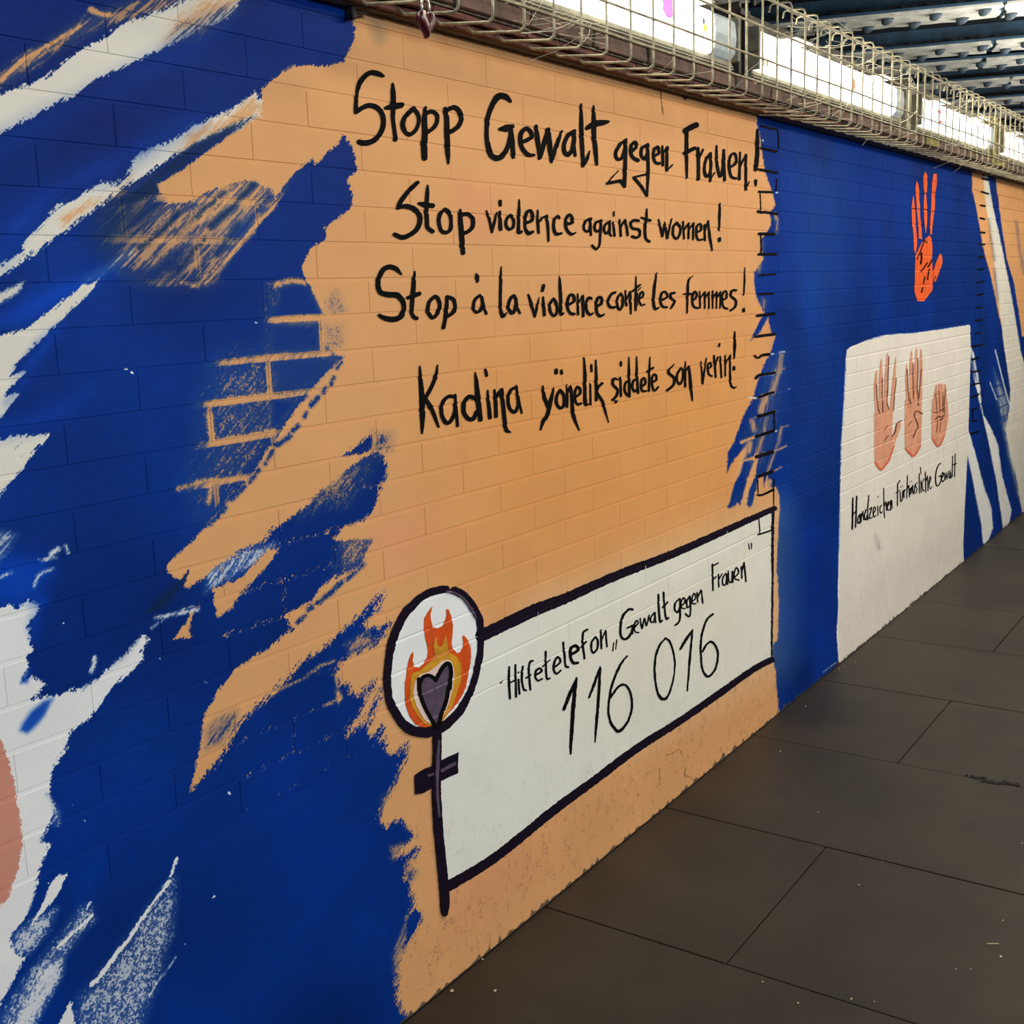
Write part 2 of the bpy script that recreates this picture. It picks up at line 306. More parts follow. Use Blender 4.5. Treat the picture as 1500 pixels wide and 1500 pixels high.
# white panels
PANEL_A = pl("700,935 784,894 868,859 1000,807 1111,756 1132,747 1130,860 1129,967 1102,982 1060,1012 1000,1054 934,1096 814,1186 720,1251 655,1299 648,1290 642,1200 637,1075 650,1040 680,970 700,940")
PANEL_B = pl("1242,511 1248,507 1267,500 1299,491 1341,488 1360,485 1383,482 1421,476 1422,513 1420,583 1418,653 1413,746 1411,800 1413,850 1380,880 1300,940 1228,1000 1228,968 1225,926 1228,890 1227,860 1230,785 1231,710 1233,650 1236,602 1240,525")
P((226, 226, 216), PANEL_A, 1.2)
P((224, 218, 198), "800,900 1125,760 1125,960 900,1080 800,1060", 60, .55, 0, 0, -1)
P((224, 219, 208), PANEL_B, .8)
S((240, 240, 236), "2:1242,512 1240,525 1236,602 1233,650 1231.5,710 1230,785 1228,860 1228.5,890 1226.5,926 1229,968|1.6:1243,511 1267,500 1299,491 1341,488 1383,482 1420,476", .8, .85)
DISC = pl("650,863 624,869 603,885 587,905 574,935 568.5,962 566.4,989 566.4,1001 568.5,1022 578,1043 590,1061 605,1070 624,1071.6 640,1067 654,1059 670,1043 683,1022 694.4,996 695.5,981 702,957 702.4,930 700,905 690,887 677,871 667,865")
P((232, 234, 232), DISC, 1)
# cracks, stains
S((70, 48, 36), "1.5:968,133 969,150 971,168|4:1000,139 1003,144|3:1007,140 1004,146|1:1005,1124 1003,1136 1010,1138 1018,1144|1:975,1106 985,1104 995,1098 1000,1108|1:966,1125 967,1150", 1, .8)
S((150, 130, 105), "22:553,40 556,50|12:548,30 556,58", 9, .55, 0, 0, -1)
P((165, 105, 62), "650,1330 760,1240 1000,1080 1138,990 1138,1030 1000,1130 720,1350 640,1440 600,1480 610,1400", 24, .16, 0, 0, .1)
S((150, 148, 150), "5:1283,784 1285,793|6:1286,796 1287,803", 5, .6)
P((170, 164, 150), "1250,880 1300,830 1400,760 1405,800 1300,890 1240,950", 20, .2, 0, 0, .1)
S((215, 200, 180), "1.5:1230,968 1260,943|1.5:1205,985 1225,970", 1, .7)

def bake(x0, x1, z1, nx, nz, angs):
    xs = (x0 + (np.arange(nx) + .5) / nx * (x1 - x0)).astype(np.float32); zs = ((np.arange(nz) + .5) / nz * z1).astype(np.float32)
    X, Z = np.meshgrid(xs, zs); STEP = 3
    lx = np.arange(0, nx + STEP, STEP); lz = np.arange(0, nz + STEP, STEP)
    XL, ZL = np.meshgrid(x0 + (lx + .5) / nx * (x1 - x0), (lz + .5) / nz * z1)
    UL, VL = PX(XL, ZL); UL = UL.astype(np.float32); VL = VL.astype(np.float32)
    grain = unif((vnoise(X * 620, Z * 620) + vnoise(X * 300 + 50, Z * 300) * .9 + vnoise(X * 90, Z * 90 + 70) * .35) / 2.25, 9)
    streak = {}
    for a, deg in angs.items():
        c, s = math.cos(math.radians(deg)), math.sin(math.radians(deg))
        p = X * c + Z * s; q = -X * s + Z * c
        streak[a] = unif((vnoise(p * 45, q * 640) + vnoise(p * 18 + 9, q * 230) * .8 + vnoise(p * 90, q * 1100) * .6) / 2.4, 8)
    J = joint_mask(X, Z).astype(np.float32)
    low = vnoise(X * 7, Z * 9) * .6 + vnoise(X * 22 + 5, Z * 26) * .4
    img = np.empty((nz, nx, 3), np.float32)
    img[:] = np.array(BLUE, np.float32)
    wet = vnoise(X * 5 + Z * 3, Z * 4 - X * 1.2) * .6 + streak[list(angs)[0]] * .15 + low * .25
    img *= (1 + .45 * (wet - .5))[..., None]; img[..., 1] += 9 * (wet - .5)
    for kind, col, geo, soft, dens, jb, ang, ms in OPS:
        if ang not in angs: ang = list(angs)[0]
        if kind == 'p': g = np.array(geo); mg = soft + 3
        else: g = np.array([q[:2] for st in geo for q in st]); mg = soft + 3 + max(q[2] for st in geo for q in st)
        m = (UL > g[:, 0].min() - mg) & (UL < g[:, 0].max() + mg) & (VL > g[:, 1].min() - mg) & (VL < g[:, 1].max() + mg)
        if not m.any(): continue
        r = np.where(m.any(1))[0]; c = np.where(m.any(0))[0]
        r0, r1, c0, c1 = max(r[0] - 1, 0), min(r[-1] + 2, len(lz) - 1), max(c[0] - 1, 0), min(c[-1] + 2, len(lx) - 1)
        if r1 <= r0 or c1 <= c0: continue
        u, v = UL[r0:r1 + 1, c0:c1 + 1], VL[r0:r1 + 1, c0:c1 + 1]
        sd = sd_poly(geo, u, v) if kind == 'p' else sd_strokes(geo, u, v)
        R0, R1, C0, C1 = lz[r0], min(lz[r1], nz), lx[c0], min(lx[c1], nx)
        fr = (np.arange(R0, R1) - R0) / STEP; fc = (np.arange(C0, C1) - C0) / STEP
        ir = fr.astype(int); ic = fc.astype(int); tr = (fr - ir)[:, None].astype(np.float32); tc = (fc - ic)[None].astype(np.float32)
        rows = sd[ir] * (1 - tr) + sd[np.minimum(ir + 1, sd.shape[0] - 1)] * tr
        F = rows[:, ic] * (1 - tc) + rows[:, np.minimum(ic + 1, sd.shape[1] - 1)] * tc
        sl = (slice(R0, R1), slice(C0, C1))
        cv = np.clip(.5 + F / (2 * soft), 0, 1) * dens
        mm = max(ms, 0); n = grain[sl] * (1 - mm) + streak[ang][sl] * mm
        n = np.clip((n - .5) * (1 + .5 * min(mm, 1 - mm) * 2) + .5, .02, .98)
        if jb: cv = cv + np.clip((cv - .06) * 6, 0, 1) * jb * .62 * J[sl] * (.35 + 1.1 * grain[sl])
        w = .16 if dens > .9 else .34
        al = np.clip((cv * (1 + w) - w / 2 - n + w / 2) / w, 0, 1) if ms >= 0 else cv
        if ms >= 0 and dens < .93: al = al * .62 + cv * .38
        if col == BRIGHT: al = al * .35 + np.clip(.5 + F / (3.4 * soft), 0, 1) * dens * .65
        al = al[..., None]
        tint = np.array(col, np.float32) * ((1 + .05 * (low[sl] - .5)) if col[0] > 100 else (1 + .45 * (wet[sl] - .5)))[..., None]
        img[sl] = img[sl] * (1 - al) + tint * al
    # grime speckle on the plinth, thin wear near the floor
    sp = vnoise(X * 420, Z * 360) * .66 + vnoise(X * 70, Z * 50) * .54
    g = np.clip((sp - .86) / .1, 0, 1) * np.clip((.5 - Z) / .3, 0, 1) * np.where(img[..., 2] > 160, .17, .4) * (img[..., 0] > 100)
    img = img * (1 - g[..., None]) + np.array((110, 84, 62), np.float32) * g[..., None]
    low2 = np.clip((.002 + .022 * vnoise(X * 75, Z * 40) ** 2.5 - Z) / .002, 0, 1)[..., None] * .8
    img = img * (1 - low2) + np.array((78, 68, 58), np.float32) * low2
    out = np.ones((nz, nx, 4), np.float32); out[..., :3] = np.clip(img / 255, 0, 1)
    im = bpy.data.images.new('mural_paint', nx, nz, alpha=False); im.colorspace_settings.name = 'sRGB'
    im.pixels.foreach_set(out.ravel()); im.update(); im.pack()
    return im
MZ = 1.96; MX0, MX1, MX2 = -1.6, 1.8, 8.6
im_near = bake(MX0, MX1, MZ, 3604, 2078, {0: 38, 1: 58})
im_far = bake(MX1, MX2, MZ, 2040, 1372, {2: -62, 1: 58})

def mural_material():
    m = bpy.data.materials.new('mural_paint'); m.use_nodes = True; nt = m.node_tree; N = nt.nodes; L = nt.links
    b = N['Principled BSDF']; g = N.new('ShaderNodeNewGeometry'); s = N.new('ShaderNodeSeparateXYZ'); L.new(g.outputs['Position'], s.inputs[0])
    def mr(sock, a, c):
        n = N.new('ShaderNodeMapRange'); n.clamp = False; n.inputs[1].default_value = a; n.inputs[2].default_value = c; L.new(sock, n.inputs[0]); return n.outputs[0]
    cols = []
    for im, a, c in ((im_near, MX0, MX1), (im_far, MX1, MX2)):
        cb = N.new('ShaderNodeCombineXYZ'); L.new(mr(s.outputs[0], a, c), cb.inputs[0]); L.new(mr(s.outputs[2], 0, MZ), cb.inputs[1])
        t = N.new('ShaderNodeTexImage'); t.image = im; t.extension = 'MIRROR'; L.new(cb.outputs[0], t.inputs[0]); cols.append(t.outputs[0])
    gt = N.new('ShaderNodeMath'); gt.operation = 'GREATER_THAN'; gt.inputs[1].default_value = MX1; L.new(s.outputs[0], gt.inputs[0])
    mx = N.new('ShaderNodeMix'); mx.data_type = 'RGBA'; L.new(gt.outputs[0], mx.inputs[0]); L.new(cols[0], mx.inputs[6]); L.new(cols[1], mx.inputs[7])
    L.new(mx.outputs[2], b.inputs['Base Color'])
    b.inputs['Roughness'].default_value = .62; b.inputs['Specular IOR Level'].default_value = .09
    n = N.new('ShaderNodeTexNoise'); n.inputs['Scale'].default_value = 260; n.inputs['Detail'].default_value = 4; L.new(g.outputs['Position'], n.inputs['Vector'])
    n2 = N.new('ShaderNodeTexNoise'); n2.inputs['Scale'].default_value = 26; n2.inputs['Detail'].default_value = 3; L.new(g.outputs['Position'], n2.inputs['Vector'])
    ad = N.new('ShaderNodeMath'); ad.operation = 'MULTIPLY_ADD'; ad.inputs[1].default_value = 2.5; L.new(n2.outputs['Fac'], ad.inputs[0]); L.new(n.outputs['Fac'], ad.inputs[2])
    bp = N.new('ShaderNodeBump'); bp.inputs['Strength'].default_value = .35; bp.inputs['Distance'].default_value = .0012
    L.new(ad.outputs[0], bp.inputs['Height']); L.new(bp.outputs['Normal'], b.inputs['Normal'])
    return m
MURAL = mural_material()
# ------------------------------------------------------------------ the wall: mortar body, bricks, plinth
XL_, XR_ = -3.94, 12.05
RD = .0013                                           # depth of the joints
ZT = 6.36 * U + KZ                                   # underside of the cornice
bm = bmesh.new(); box(bm, (XL_, RD, 0), (XR_, .30, ZT))
wall = tag(link('wall_left', bm_mesh('wall_left', bm), MURAL), 'painted brick wall with a blue and peach mural under the cornice', kind='structure')
def brick_mesh(w, h, d=.03, b=.0007):
    bm = bmesh.new(); box(bm, (-w / 2, 0, -h / 2), (w / 2, d, h / 2), b)
    bmesh.ops.delete(bm, geom=[f for f in bm.faces if f.normal.y > .9], context='FACES_ONLY')
    return bm_mesh('brick', bm)
JW = .0062
BM = brick_mesh(AL - .0006, U - JW); BT = brick_mesh(AL - .0006, .36 * U - JW / 2 - .0005)
BM.materials.append(MURAL); BT.materials.append(MURAL)
cells = []
for k in range(-15, 7):
    off = .5 if k % 2 else 0
    for i in range(int(XL_ / AL) - 1, int(XR_ / AL) + 2):
        # the courses with even number have their joints at whole bricks, the odd ones half a brick on
        cx = (i + .5 - off) * AL
        if cx - AL / 2 < XL_ or cx + AL / 2 > XR_: continue
        zc = KZ + (k + .5) * U if k < 6 else KZ + 6 * U + JW / 2 + (.36 * U - JW / 2 - .0005) / 2
        u, v = PX(np.array([cx - AL / 2, cx + AL / 2]), np.array([zc, zc])); u = np.clip(u, 0, 1500)
        inside = (v.max() > -30) and (v.min() < 1530)
        ar = (u[1] - u[0]) * (PX(cx, zc - U / 2)[1] - PX(cx, zc + U / 2)[1]) if inside and cx > -1.6 else 0
        cells.append((ar, k, cx, zc))
cells.sort(key=lambda c: -c[0])
restbm = bmesh.new()
for n, (ar, k, cx, zc) in enumerate(cells):
    me = BT if k == 6 else BM
    if n < 298 and ar > 0:
        o = bpy.data.objects.new('brick', me); COL.objects.link(o); o.parent = wall
        o.location = (cx, rng.uniform(-.00015, .00025), zc)
        if n == 0: o['label'] = 'painted brick face'
    else:
        s = len(restbm.verts); restbm.from_mesh(me); restbm.verts.ensure_lookup_table()
        for v in restbm.verts[s:]: v.co += Vector((cx, 0, zc))
tag(link('brickwork', bm_mesh('brickwork', restbm), MURAL, wall), 'farther bricks of the painted wall', kind='stuff')
# smooth plinth below the bricks, its foot chipped
bm = bmesh.new(); zt = KZ - 15 * U - .004
xs = np.arange(XL_, XR_ + .01, .02); zs = np.linspace(.004, zt, 24); rows = []
for j, z in enumerate(zs):
    row = []
    for x in xs:
        w = float(vnoise(np.array(x * 9.), np.array(z * 11.))) * .0008
        zz = z
        if j == 0: zz = max(.0015, z + (float(vnoise(np.array(x * 40.), np.array(3.))) - .55) * .018)
        row.append(bm.verts.new((x, - w + .0005 + (.002 if j == len(zs) - 1 else 0), zz)))
    rows.append(row)
for a_, b_ in zip(rows[:-1], rows[1:]):
    for i in range(len(xs) - 1): bm.faces.new((a_[i], a_[i + 1], b_[i + 1], b_[i]))
link('plinth', bm_mesh('plinth', bm, True), MURAL, wall)['label'] = 'smooth rendered foot of the wall'

# ------------------------------------------------------------------ brushed paint that stands proud of the bricks
def surf(x, z):
    return np.where(joint_mask(x, z, .0028) > .5, RD, 0) - .0009
def layer_mesh(name, field, bb, cx, cz, lift, rag=.8, mat_=None, rs=330):
    """marching squares over the wall face; field(u, v) > 0 is painted"""
    x0, x1, z0, z1 = bb; xs = np.arange(x0, x1 + cx, cx); zs = np.arange(z0, z1 + cz, cz)
    X, Z = np.meshgrid(xs, zs); u, v = PX(X, Z)
    F = field(u.astype(np.float32), v.astype(np.float32)) + (vnoise(X * rs + 7, Z * rs) + vnoise(X * rs / 3, Z * rs / 3 + 9) - 1) * rag
    ins = F > 0; nz, nx = F.shape; verts = []; ids = {}
    def gv(j, i):
        k = (j, i, 2)
        if k not in ids: ids[k] = len(verts); verts.append((X[j, i], Z[j, i]))
        return ids[k]
    def ev(j, i, j2, i2):
        k = (min(j, j2), min(i, i2), 0 if j == j2 else 1)
        if k not in ids:
            a, b = F[j, i], F[j2, i2]; t = a / (a - b); ids[k] = len(verts)
            verts.append((X[j, i] + (X[j2, i2] - X[j, i]) * t, Z[j, i] + (Z[j2, i2] - Z[j, i]) * t))
        return ids[k]
    cs = ins[:-1, :-1].astype(int) + ins[:-1, 1:] + ins[1:, 1:] + ins[1:, :-1]; faces = []
    for j, i in zip(*np.nonzero(cs)):
        q = ((j, i), (j, i + 1), (j + 1, i + 1), (j + 1, i))
        if cs[j, i] == 4: faces.append([gv(*p) for p in q]); continue
        poly = []
        for n in range(4):
            p, r = q[n], q[(n + 1) % 4]
            if ins[p]: poly.append(gv(*p))
            if ins[p] != ins[r]: poly.append(ev(*p, *r))
        if len(poly) > 2: faces.append(poly)
    if not faces: return None
    V = np.array(verts); y = surf(V[:, 0], V[:, 1]) - lift
    me = bpy.data.meshes.new(name); me.from_pydata(np.c_[V[:, 0], y, V[:, 1]].tolist(), [], faces); me.update()
    return me
def bbox_of(pts, pad=6):
    p = np.array(pts, float); us = [p[:, 0].min() - pad, p[:, 0].max() + pad]; vs = [p[:, 1].min() - pad, p[:, 1].max() + pad]
    X, Z = W(np.array([us[0], us[0], us[1], us[1]]), np.array([vs[0], vs[1], vs[0], vs[1]]))
    return X.min(), X.max(), max(Z.min(), .002), Z.max()
def cells_for(x, fine=1.):
    return (.0019 * fine, .0016 * fine) if x < .9 else ((.0026 * fine, .0019 * fine) if x < 1.7 else (.0042 * fine, .0021 * fine))
def brush(name, strokes, mat_, parent, lift=.0006, rag=.5, label=None):
    pts = [q[:2] for s in strokes for q in s]; pad = 4 + max(q[2] for s in strokes for q in s)
    bb = bbox_of(pts, pad); cx, cz = cells_for(bb[0])
    me = layer_mesh(name, lambda u, v: sd_strokes(strokes, u, v), bb, cx, cz, lift, rag)
    if me is None: return None
    o = link(name, me, mat_, parent)
    if label: o['label'] = label
    return o
def patch(name, polys, mat_, parent, lift=.0003, rag=.7, label=None, fine=1., extra=None):
    pts = [q for P_ in polys for q in P_] + ([q[:2] for s in extra for q in s] if extra else [])
    bb = bbox_of(pts); cx, cz = cells_for(bb[0], fine)
    def f(u, v):
        r = np.full(u.shape, -1e6, np.float32)
        for P_ in polys: r = np.maximum(r, sd_poly(P_, u, v))
        if extra: r = np.maximum(r, sd_strokes(extra, u, v))
        return r
    me = layer_mesh(name, f, bb, cx, cz, lift, rag); o = link(name, me, mat_, parent)
    if label: o['label'] = label
    return o
INK = mat('black_paint', (7, 7, 8), .8, spec=.08); PURPLE = mat('dark_purple_paint', (24, 12, 34), .8, noise=.35, nscale=60, spec=.1)
LILAC = mat('greyish_purple_paint', (94, 76, 98), .55, noise=.25, nscale=45); FLAME = mat('orange_red_paint', (228, 84, 12), .5, noise=.15, nscale=30)
AMBER = mat('amber_paint', (224, 160, 36), .5, noise=.18, nscale=40); ROSE = mat('pale_pink_paint', (228, 200, 190), .5)
HANDO = mat('bright_orange_paint', (246, 98, 26), .5, noise=.1, nscale=20); SKINP = mat('skin_pink_paint', (232, 164, 130), .6, noise=.12, nscale=12)
SKIND = mat('reddish_brown_paint', (112, 58, 42), .6); SKINO = mat('terracotta_paint', (216, 106, 72), .6)

patch('white_panel', [PANEL_A], MURAL, wall, 0, 0, 'white painted panel for the helpline number', 1.8)
patch('white_panel', [PANEL_B], MURAL, wall, 0, 0, 'white painted panel with three hands', 1.2)

def thick(s, f=1.12): return [[(a, b, r * f) for a, b, r in st] for st in parse(s)]
def lettering(label, letters, m=INK, rag=.42, wf=1.1):
    e = empty('painted_lettering', (0, 0, 0), wall); e['label'] = label
    for z, L_ in letters:
        for s in L_.split(';'):
            s = s.strip()
            if s: brush('letter', [[(q[0], q[1], q[2] * wf) for q in st] for st in parse(s, *z)], m, e, .0014, rag)
lettering('black line reading Stopp Gewalt gegen Frauen', [
 ((500, 60, 7.5), "50:455,388,28 400,362 330,345 270,372 215,430 180,500,42 165,600,34 153,700,38 155,780,45|50:155,785,40 230,730 310,708 390,738 440,800,46 455,900,48 430,1000 370,1080 300,1113,58 230,1120,58 190,1108,50;"
  "45:555,462,14 562,560,48 565,700,50 560,850,38 575,970,36 590,1085,42|55:482,735,35 560,720,68 655,705,55;"
  "45:790,740 715,810 668,890 680,975 740,1028 805,985,38 842,900,34 840,820,40 795,745;"
  "55:920,728,24 905,850,52 912,1000,55 903,1150,62 908,1285,55|40:925,795 985,775 1040,805 1045,880 1010,950 935,1005;"
  "48:1135,740,36 1150,850 1155,1050,52 1165,1220,52 1168,1350,14|45:1150,765 1230,728 1290,775 1312,860 1270,945 1190,1000"),
 ((690, 120, 7.143), "45:408,205,26 350,152,58 280,152,64 220,235,50 172,360,42 160,500,44 168,650,44 205,762,52 265,798,56 330,765,48 380,670,40 408,560,36|60:300,492,36 360,485,70 430,462,38|50:408,500,44 425,640,48 440,785,34;"
  "40:530,628 595,600 632,568,36 605,500 560,490 520,535 510,620 540,710 595,762 655,765,24;"
  "45:675,462,32 690,600 715,800,30|45:715,800,30 760,640 800,500,36|45:800,500 822,700 838,835,28|40:838,835,28 890,660 945,512,18;"
  "38:1075,515 1010,560 968,650 972,730 1010,762,40 1055,700 1072,600 1070,520|36:1065,640 1085,770,26;"
  "40:1145,232,18 1148,450 1155,650 1168,880,30|34:1172,875,30 1210,800 1236,720,12;"
  "42:1275,250,14 1280,400 1280,550 1295,700 1310,860,28|55:1205,485,38 1290,440,66 1380,425,50 1435,415,20"),
 ((880, 160, 6.25), "27:230,275,20 170,325 132,400 145,455 190,445 218,360|30:222,300 220,500 212,705|28:212,700 175,655 55,678,24|10:55,675 110,610 160,562;"
  "26:278,385 325,340 305,300 270,350 280,430 335,468,32;"
  "26:425,322 372,360 368,425 400,455 425,400|26:425,322 430,550 420,795,16|24:418,790 370,710 298,625|18:298,622 370,605 445,590,10;"
  "24:482,430 528,400 518,345 485,370 478,440 500,490 532,495;"
  "24:560,335,14 563,420 565,512|18:568,400 605,350|24:605,350 600,470 600,560|14:600,560 650,510;"
  "48:772,197 820,165 868,145|30:782,200 780,400 784,630,16|40:765,402,30 850,358,36;"
  "26:885,358 890,500 890,640|17:890,470 932,368;"
  "22:1000,402 955,470 945,560 960,610,28 990,600 1005,520 1000,420|20:1000,560 1000,660|11:1000,640 1040,578;"
  "24:1055,335,14 1060,500 1085,612 1112,560 1122,400|22:1122,375 1130,650;"
  "22:1180,530 1235,488 1225,410 1185,425 1170,520 1190,615 1235,632;"
  "23:1272,395,14 1265,640|16:1268,530 1325,418|20:1325,418 1325,620 1325,735|10:1325,735 1357,662;"
  "34:1430,185,16 1430,300 1428,420 1415,550,34|26:1415,655 1415,695,16")])
lettering('black line reading Stop violence against women', [
 ((560, 240, 7.5), "45:380,205,40 310,270 240,350 185,430 172,480|48:172,478,30 260,465 340,492 400,560 405,640 370,720 290,782 210,808 130,775,40;"
  "40:490,232,12 488,330 480,450 482,620 492,700 545,742|46:395,432,28 460,450,56 545,460,48;"
  "37:680,500 625,560 615,640 640,730 690,755 740,720 752,620 725,530 680,500;"
  "45:850,500,16 850,600 862,750,50 880,980,42|40:862,562 930,552 985,600 985,690 940,740 892,760"),
 ((700, 280, 8.333), "30:95,232,14 130,330 165,505,18|32:165,505,20 190,390 226,258,14;40:260,250,28 265,380 270,465|34:265,120 268,170;"
  "33:385,295 340,350 337,420 375,465 420,440 432,370 410,310 385,295;33:497,102,12 495,250 490,400 490,500,42 527,495,24;"
  "35:572,392 650,358 665,310 635,240 588,262 570,370 575,460 610,515,42 662,495,34;"
  "32:722,232,16 725,380 735,510,28|26:740,372 790,320 830,300|30:832,300 850,450 855,612,20;"
  "32:990,335,18 968,302 925,360 920,450 948,520,38 1012,515,26;33:1068,400 1145,385 1142,320 1110,288 1075,330 1065,420 1090,490 1140,525 1188,505,14"),
 ((860, 280, 7.5), "24:38,300 0,312 -42,370 -32,430 10,438 30,380 32,320|20:25,320 38,482;23:150,325 95,345 75,400 98,440 138,420 150,335|22:147,320 140,480 130,590 95,638 50,595;"
  "23:245,330 192,370 180,430 208,465 238,420 245,345|20:240,350 245,470 262,492;21:280,340,14 290,420 297,490|17:288,228 288,272;"
  "22:350,310,14 360,400 365,492|17:362,400 412,312|23:412,320 430,400 442,482;26:560,325 500,320 475,370 500,410 560,422 577,470 545,510 490,498;"
  "26:650,195,10 645,300 630,430 640,520 678,552|26:590,290,18 640,308 685,322,30"),
 ((860, 280, 7.5), "23:780,310,14 800,400 822,495|22:822,495 850,340,12|23:850,345,16 875,515|20:875,515 925,300,12;23:980,345 942,400 940,480 975,522 1010,480 1020,400 980,345;"
  "18:1048,335 1060,520|17:1060,425 1112,350|18:1112,350 1110,520|17:1112,425 1165,350|18:1165,350 1158,532;21:1208,450 1250,420 1240,360 1205,382 1195,470 1215,532 1262,530;"
  "18:1285,370 1290,540|16:1290,440 1325,330|24:1325,325,16 1342,500 1370,652,14;26:1455,135,16 1450,250 1445,430,16|30:1450,520 1450,545")])
lettering('black line reading Stop a la violence contre les femmes', [
 ((540, 370, 7.5), "46:358,248,10 300,182 220,155,52 150,192,50 105,290 97,370 130,440 220,460,56 310,470,56 370,540,46 380,620,44 350,700,50 270,732,56 180,722,50 118,690,36;"
  "38:500,202,10 490,320 480,450,44 468,600 476,690 520,722|46:425,495,34 490,470,56 550,450,40;36:720,480 660,540 645,640 690,712 740,682 777,590 752,500 720,480;"
  "36:855,480,28 850,600 835,720 815,825|38:862,490 920,510 947,580 930,650 858,700;30:1215,470 1160,520 1145,600 1175,655 1225,630 1245,560 1238,490|28:1235,490 1255,580 1287,672,24|36:1170,225,8 1190,270,44 1188,318,26"),
 ((730, 380, 7.5), "29:25,75,10 20,250 15,400 20,550 45,622,38 85,585,12;30:160,395 120,440 105,530 145,590,34 180,540 190,450 165,395|28:185,440 205,540 232,592,20"),
 ((730, 380, 7.5), "30:325,390,22 360,500 395,630,18|24:395,630,18 420,520 442,415,10;28:485,412,16 492,500 500,612,26|30:492,285 478,342;26:600,430 562,490 565,570 605,620 640,570 635,490 600,430;"
  "30:665,175,8 672,300 680,450 680,600 717,585,12;28:757,500 825,462 820,400 785,390 755,450 755,530 785,590 828,600;25:865,378,14 870,600|17:870,490 920,400|25:922,400 927,622;"
  "27:1015,430 985,420 960,480 965,560 1000,605 1035,588,16;28:1070,520 1130,480 1125,420 1085,425 1070,500 1075,580 1110,622 1160,600,12"),
 ((880, 380, 6.522), "23:132,315 95,332 65,400 85,455 130,455;20:185,325 155,370 155,450 180,480 205,430 205,360 185,325;18:230,295,12 240,440|16:240,380 275,310|20:275,310 280,420 285,520,12;"
  "18:332,158,8 330,300 328,485|18:300,302 370,242;8:346,320 346,440|8:348,300 378,266;16:365,380 400,350 395,310 370,330 365,400 385,435 412,430"),
 ((880, 380, 6.522), "23:532,125,8 510,250 500,400 515,472 552,458,12;20:570,390 630,360 615,312 578,322 565,400 590,450 627,455;21:700,320 660,330 670,372 702,400 665,468,16"),
 ((880, 380, 6.522), "16:877,155,8 835,200 825,330,22 820,515,10|16:782,330,10 862,330,20;18:872,390 912,360 905,312 880,322 870,400 885,450 922,465;"
  "13:940,305 945,465|15:945,372 990,310|13:990,310 990,465|15:990,372 1030,310|13:1030,310 1030,467;13:1065,300 1065,465|15:1065,372 1105,310|13:1105,310 1100,465|15:1102,372 1140,310|13:1140,310 1135,465;"
  "17:1158,390 1200,360 1195,308 1165,315 1155,400 1170,455 1207,470;20:1287,295 1245,300 1242,350 1285,392 1280,450 1235,487;15:1372,76,8 1370,200 1362,340,10|26:1362,475 1362,492")])
lettering('black line reading Kadina yonelik siddete son verin', [
 ((590, 510, 7.5), "45:180,200,16 190,350,36 205,550,52 210,750,52 205,935,14|36:375,185,14 350,330 270,500 230,560|44:230,540 310,660 388,865,22;"
  "36:560,532 490,532 430,600 420,720 460,810,42 510,810 560,720 575,600|32:568,512,24 580,700 597,852,26;42:785,548 720,532 670,600 665,700 710,772 770,772 805,700|44:788,260,8 800,350,34 820,550,52 847,782,44;"
  "34:925,460,14 935,600 952,762,38|28:905,238 915,300;36:1000,455,18 1015,600 1020,748|30:1010,560 1078,455,36|38:1080,455 1095,620 1115,800 1132,900 1180,922,12;"
  "31:1240,430 1180,460 1150,560 1170,660 1220,702 1258,640 1262,540|30:1240,408,14 1260,550 1302,712,18"),
 ((770, 500, 7.5), "38:180,490,16 200,620 240,715|38:303,512,14 270,650 230,820 190,872 158,970,16;31:375,535 335,600 335,680 370,730 415,700 415,600 375,535|34:330,315 330,345|30:390,320 392,350;"
  "24:445,470,10 450,600 450,718|22:455,560 490,492|30:490,492,22 505,680,32 520,820,36 582,975,12;26:540,612 590,572 590,520 560,500 535,560 535,640 565,690 602,680;"
  "31:635,180,12 645,350 645,500 650,680,38 682,690,16;26:705,465,14 710,690|20:715,258 720,328;28:765,205,14 770,400 770,645|25:835,460 790,500 770,560|30:780,570 840,660 905,890,8"),
 ((770, 500, 7.5), "26:1012,420,12 965,410 950,470 1005,530 990,600 950,640|14:970,650 988,675 1000,648;20:1035,398 1042,602|20:1040,225 1043,265;23:1130,440 1095,450 1080,530 1110,590 1132,560|24:1130,170,10 1130,350 1135,605;"
  "23:1220,420 1180,430 1165,500 1190,550 1222,520|24:1215,165,10 1215,350 1230,565;22:1265,500 1310,460 1300,405 1270,420 1260,500 1280,545 1317,545;19:1360,170,10 1355,300 1350,545|22:1330,330 1397,288;21:1385,450 1430,420 1425,370 1395,370 1380,440 1395,520 1415,540 1450,500"),
 ((940, 470, 6.818), "24:318,432,10 260,510 320,570 310,640 250,692;19:390,470 350,530 350,600 380,630 410,560 405,480;20:430,405,10 430,655|20:430,500 470,455|25:470,458,18 485,650,28 502,795,12"),
 ((940, 470, 6.818), "18:588,405,10 605,625|15:605,625 640,372,10;16:660,480 690,450 680,415 655,450 665,530 700,552;16:718,345 735,562|13:730,450 757,358;15:780,355 792,565|18:772,230 768,252;"
  "13:830,345 830,548|13:830,430 880,345|18:880,340,12 880,600 910,668 942,655,8;21:925,105,12 925,250,26 920,375,12|22:918,460 918,482")])
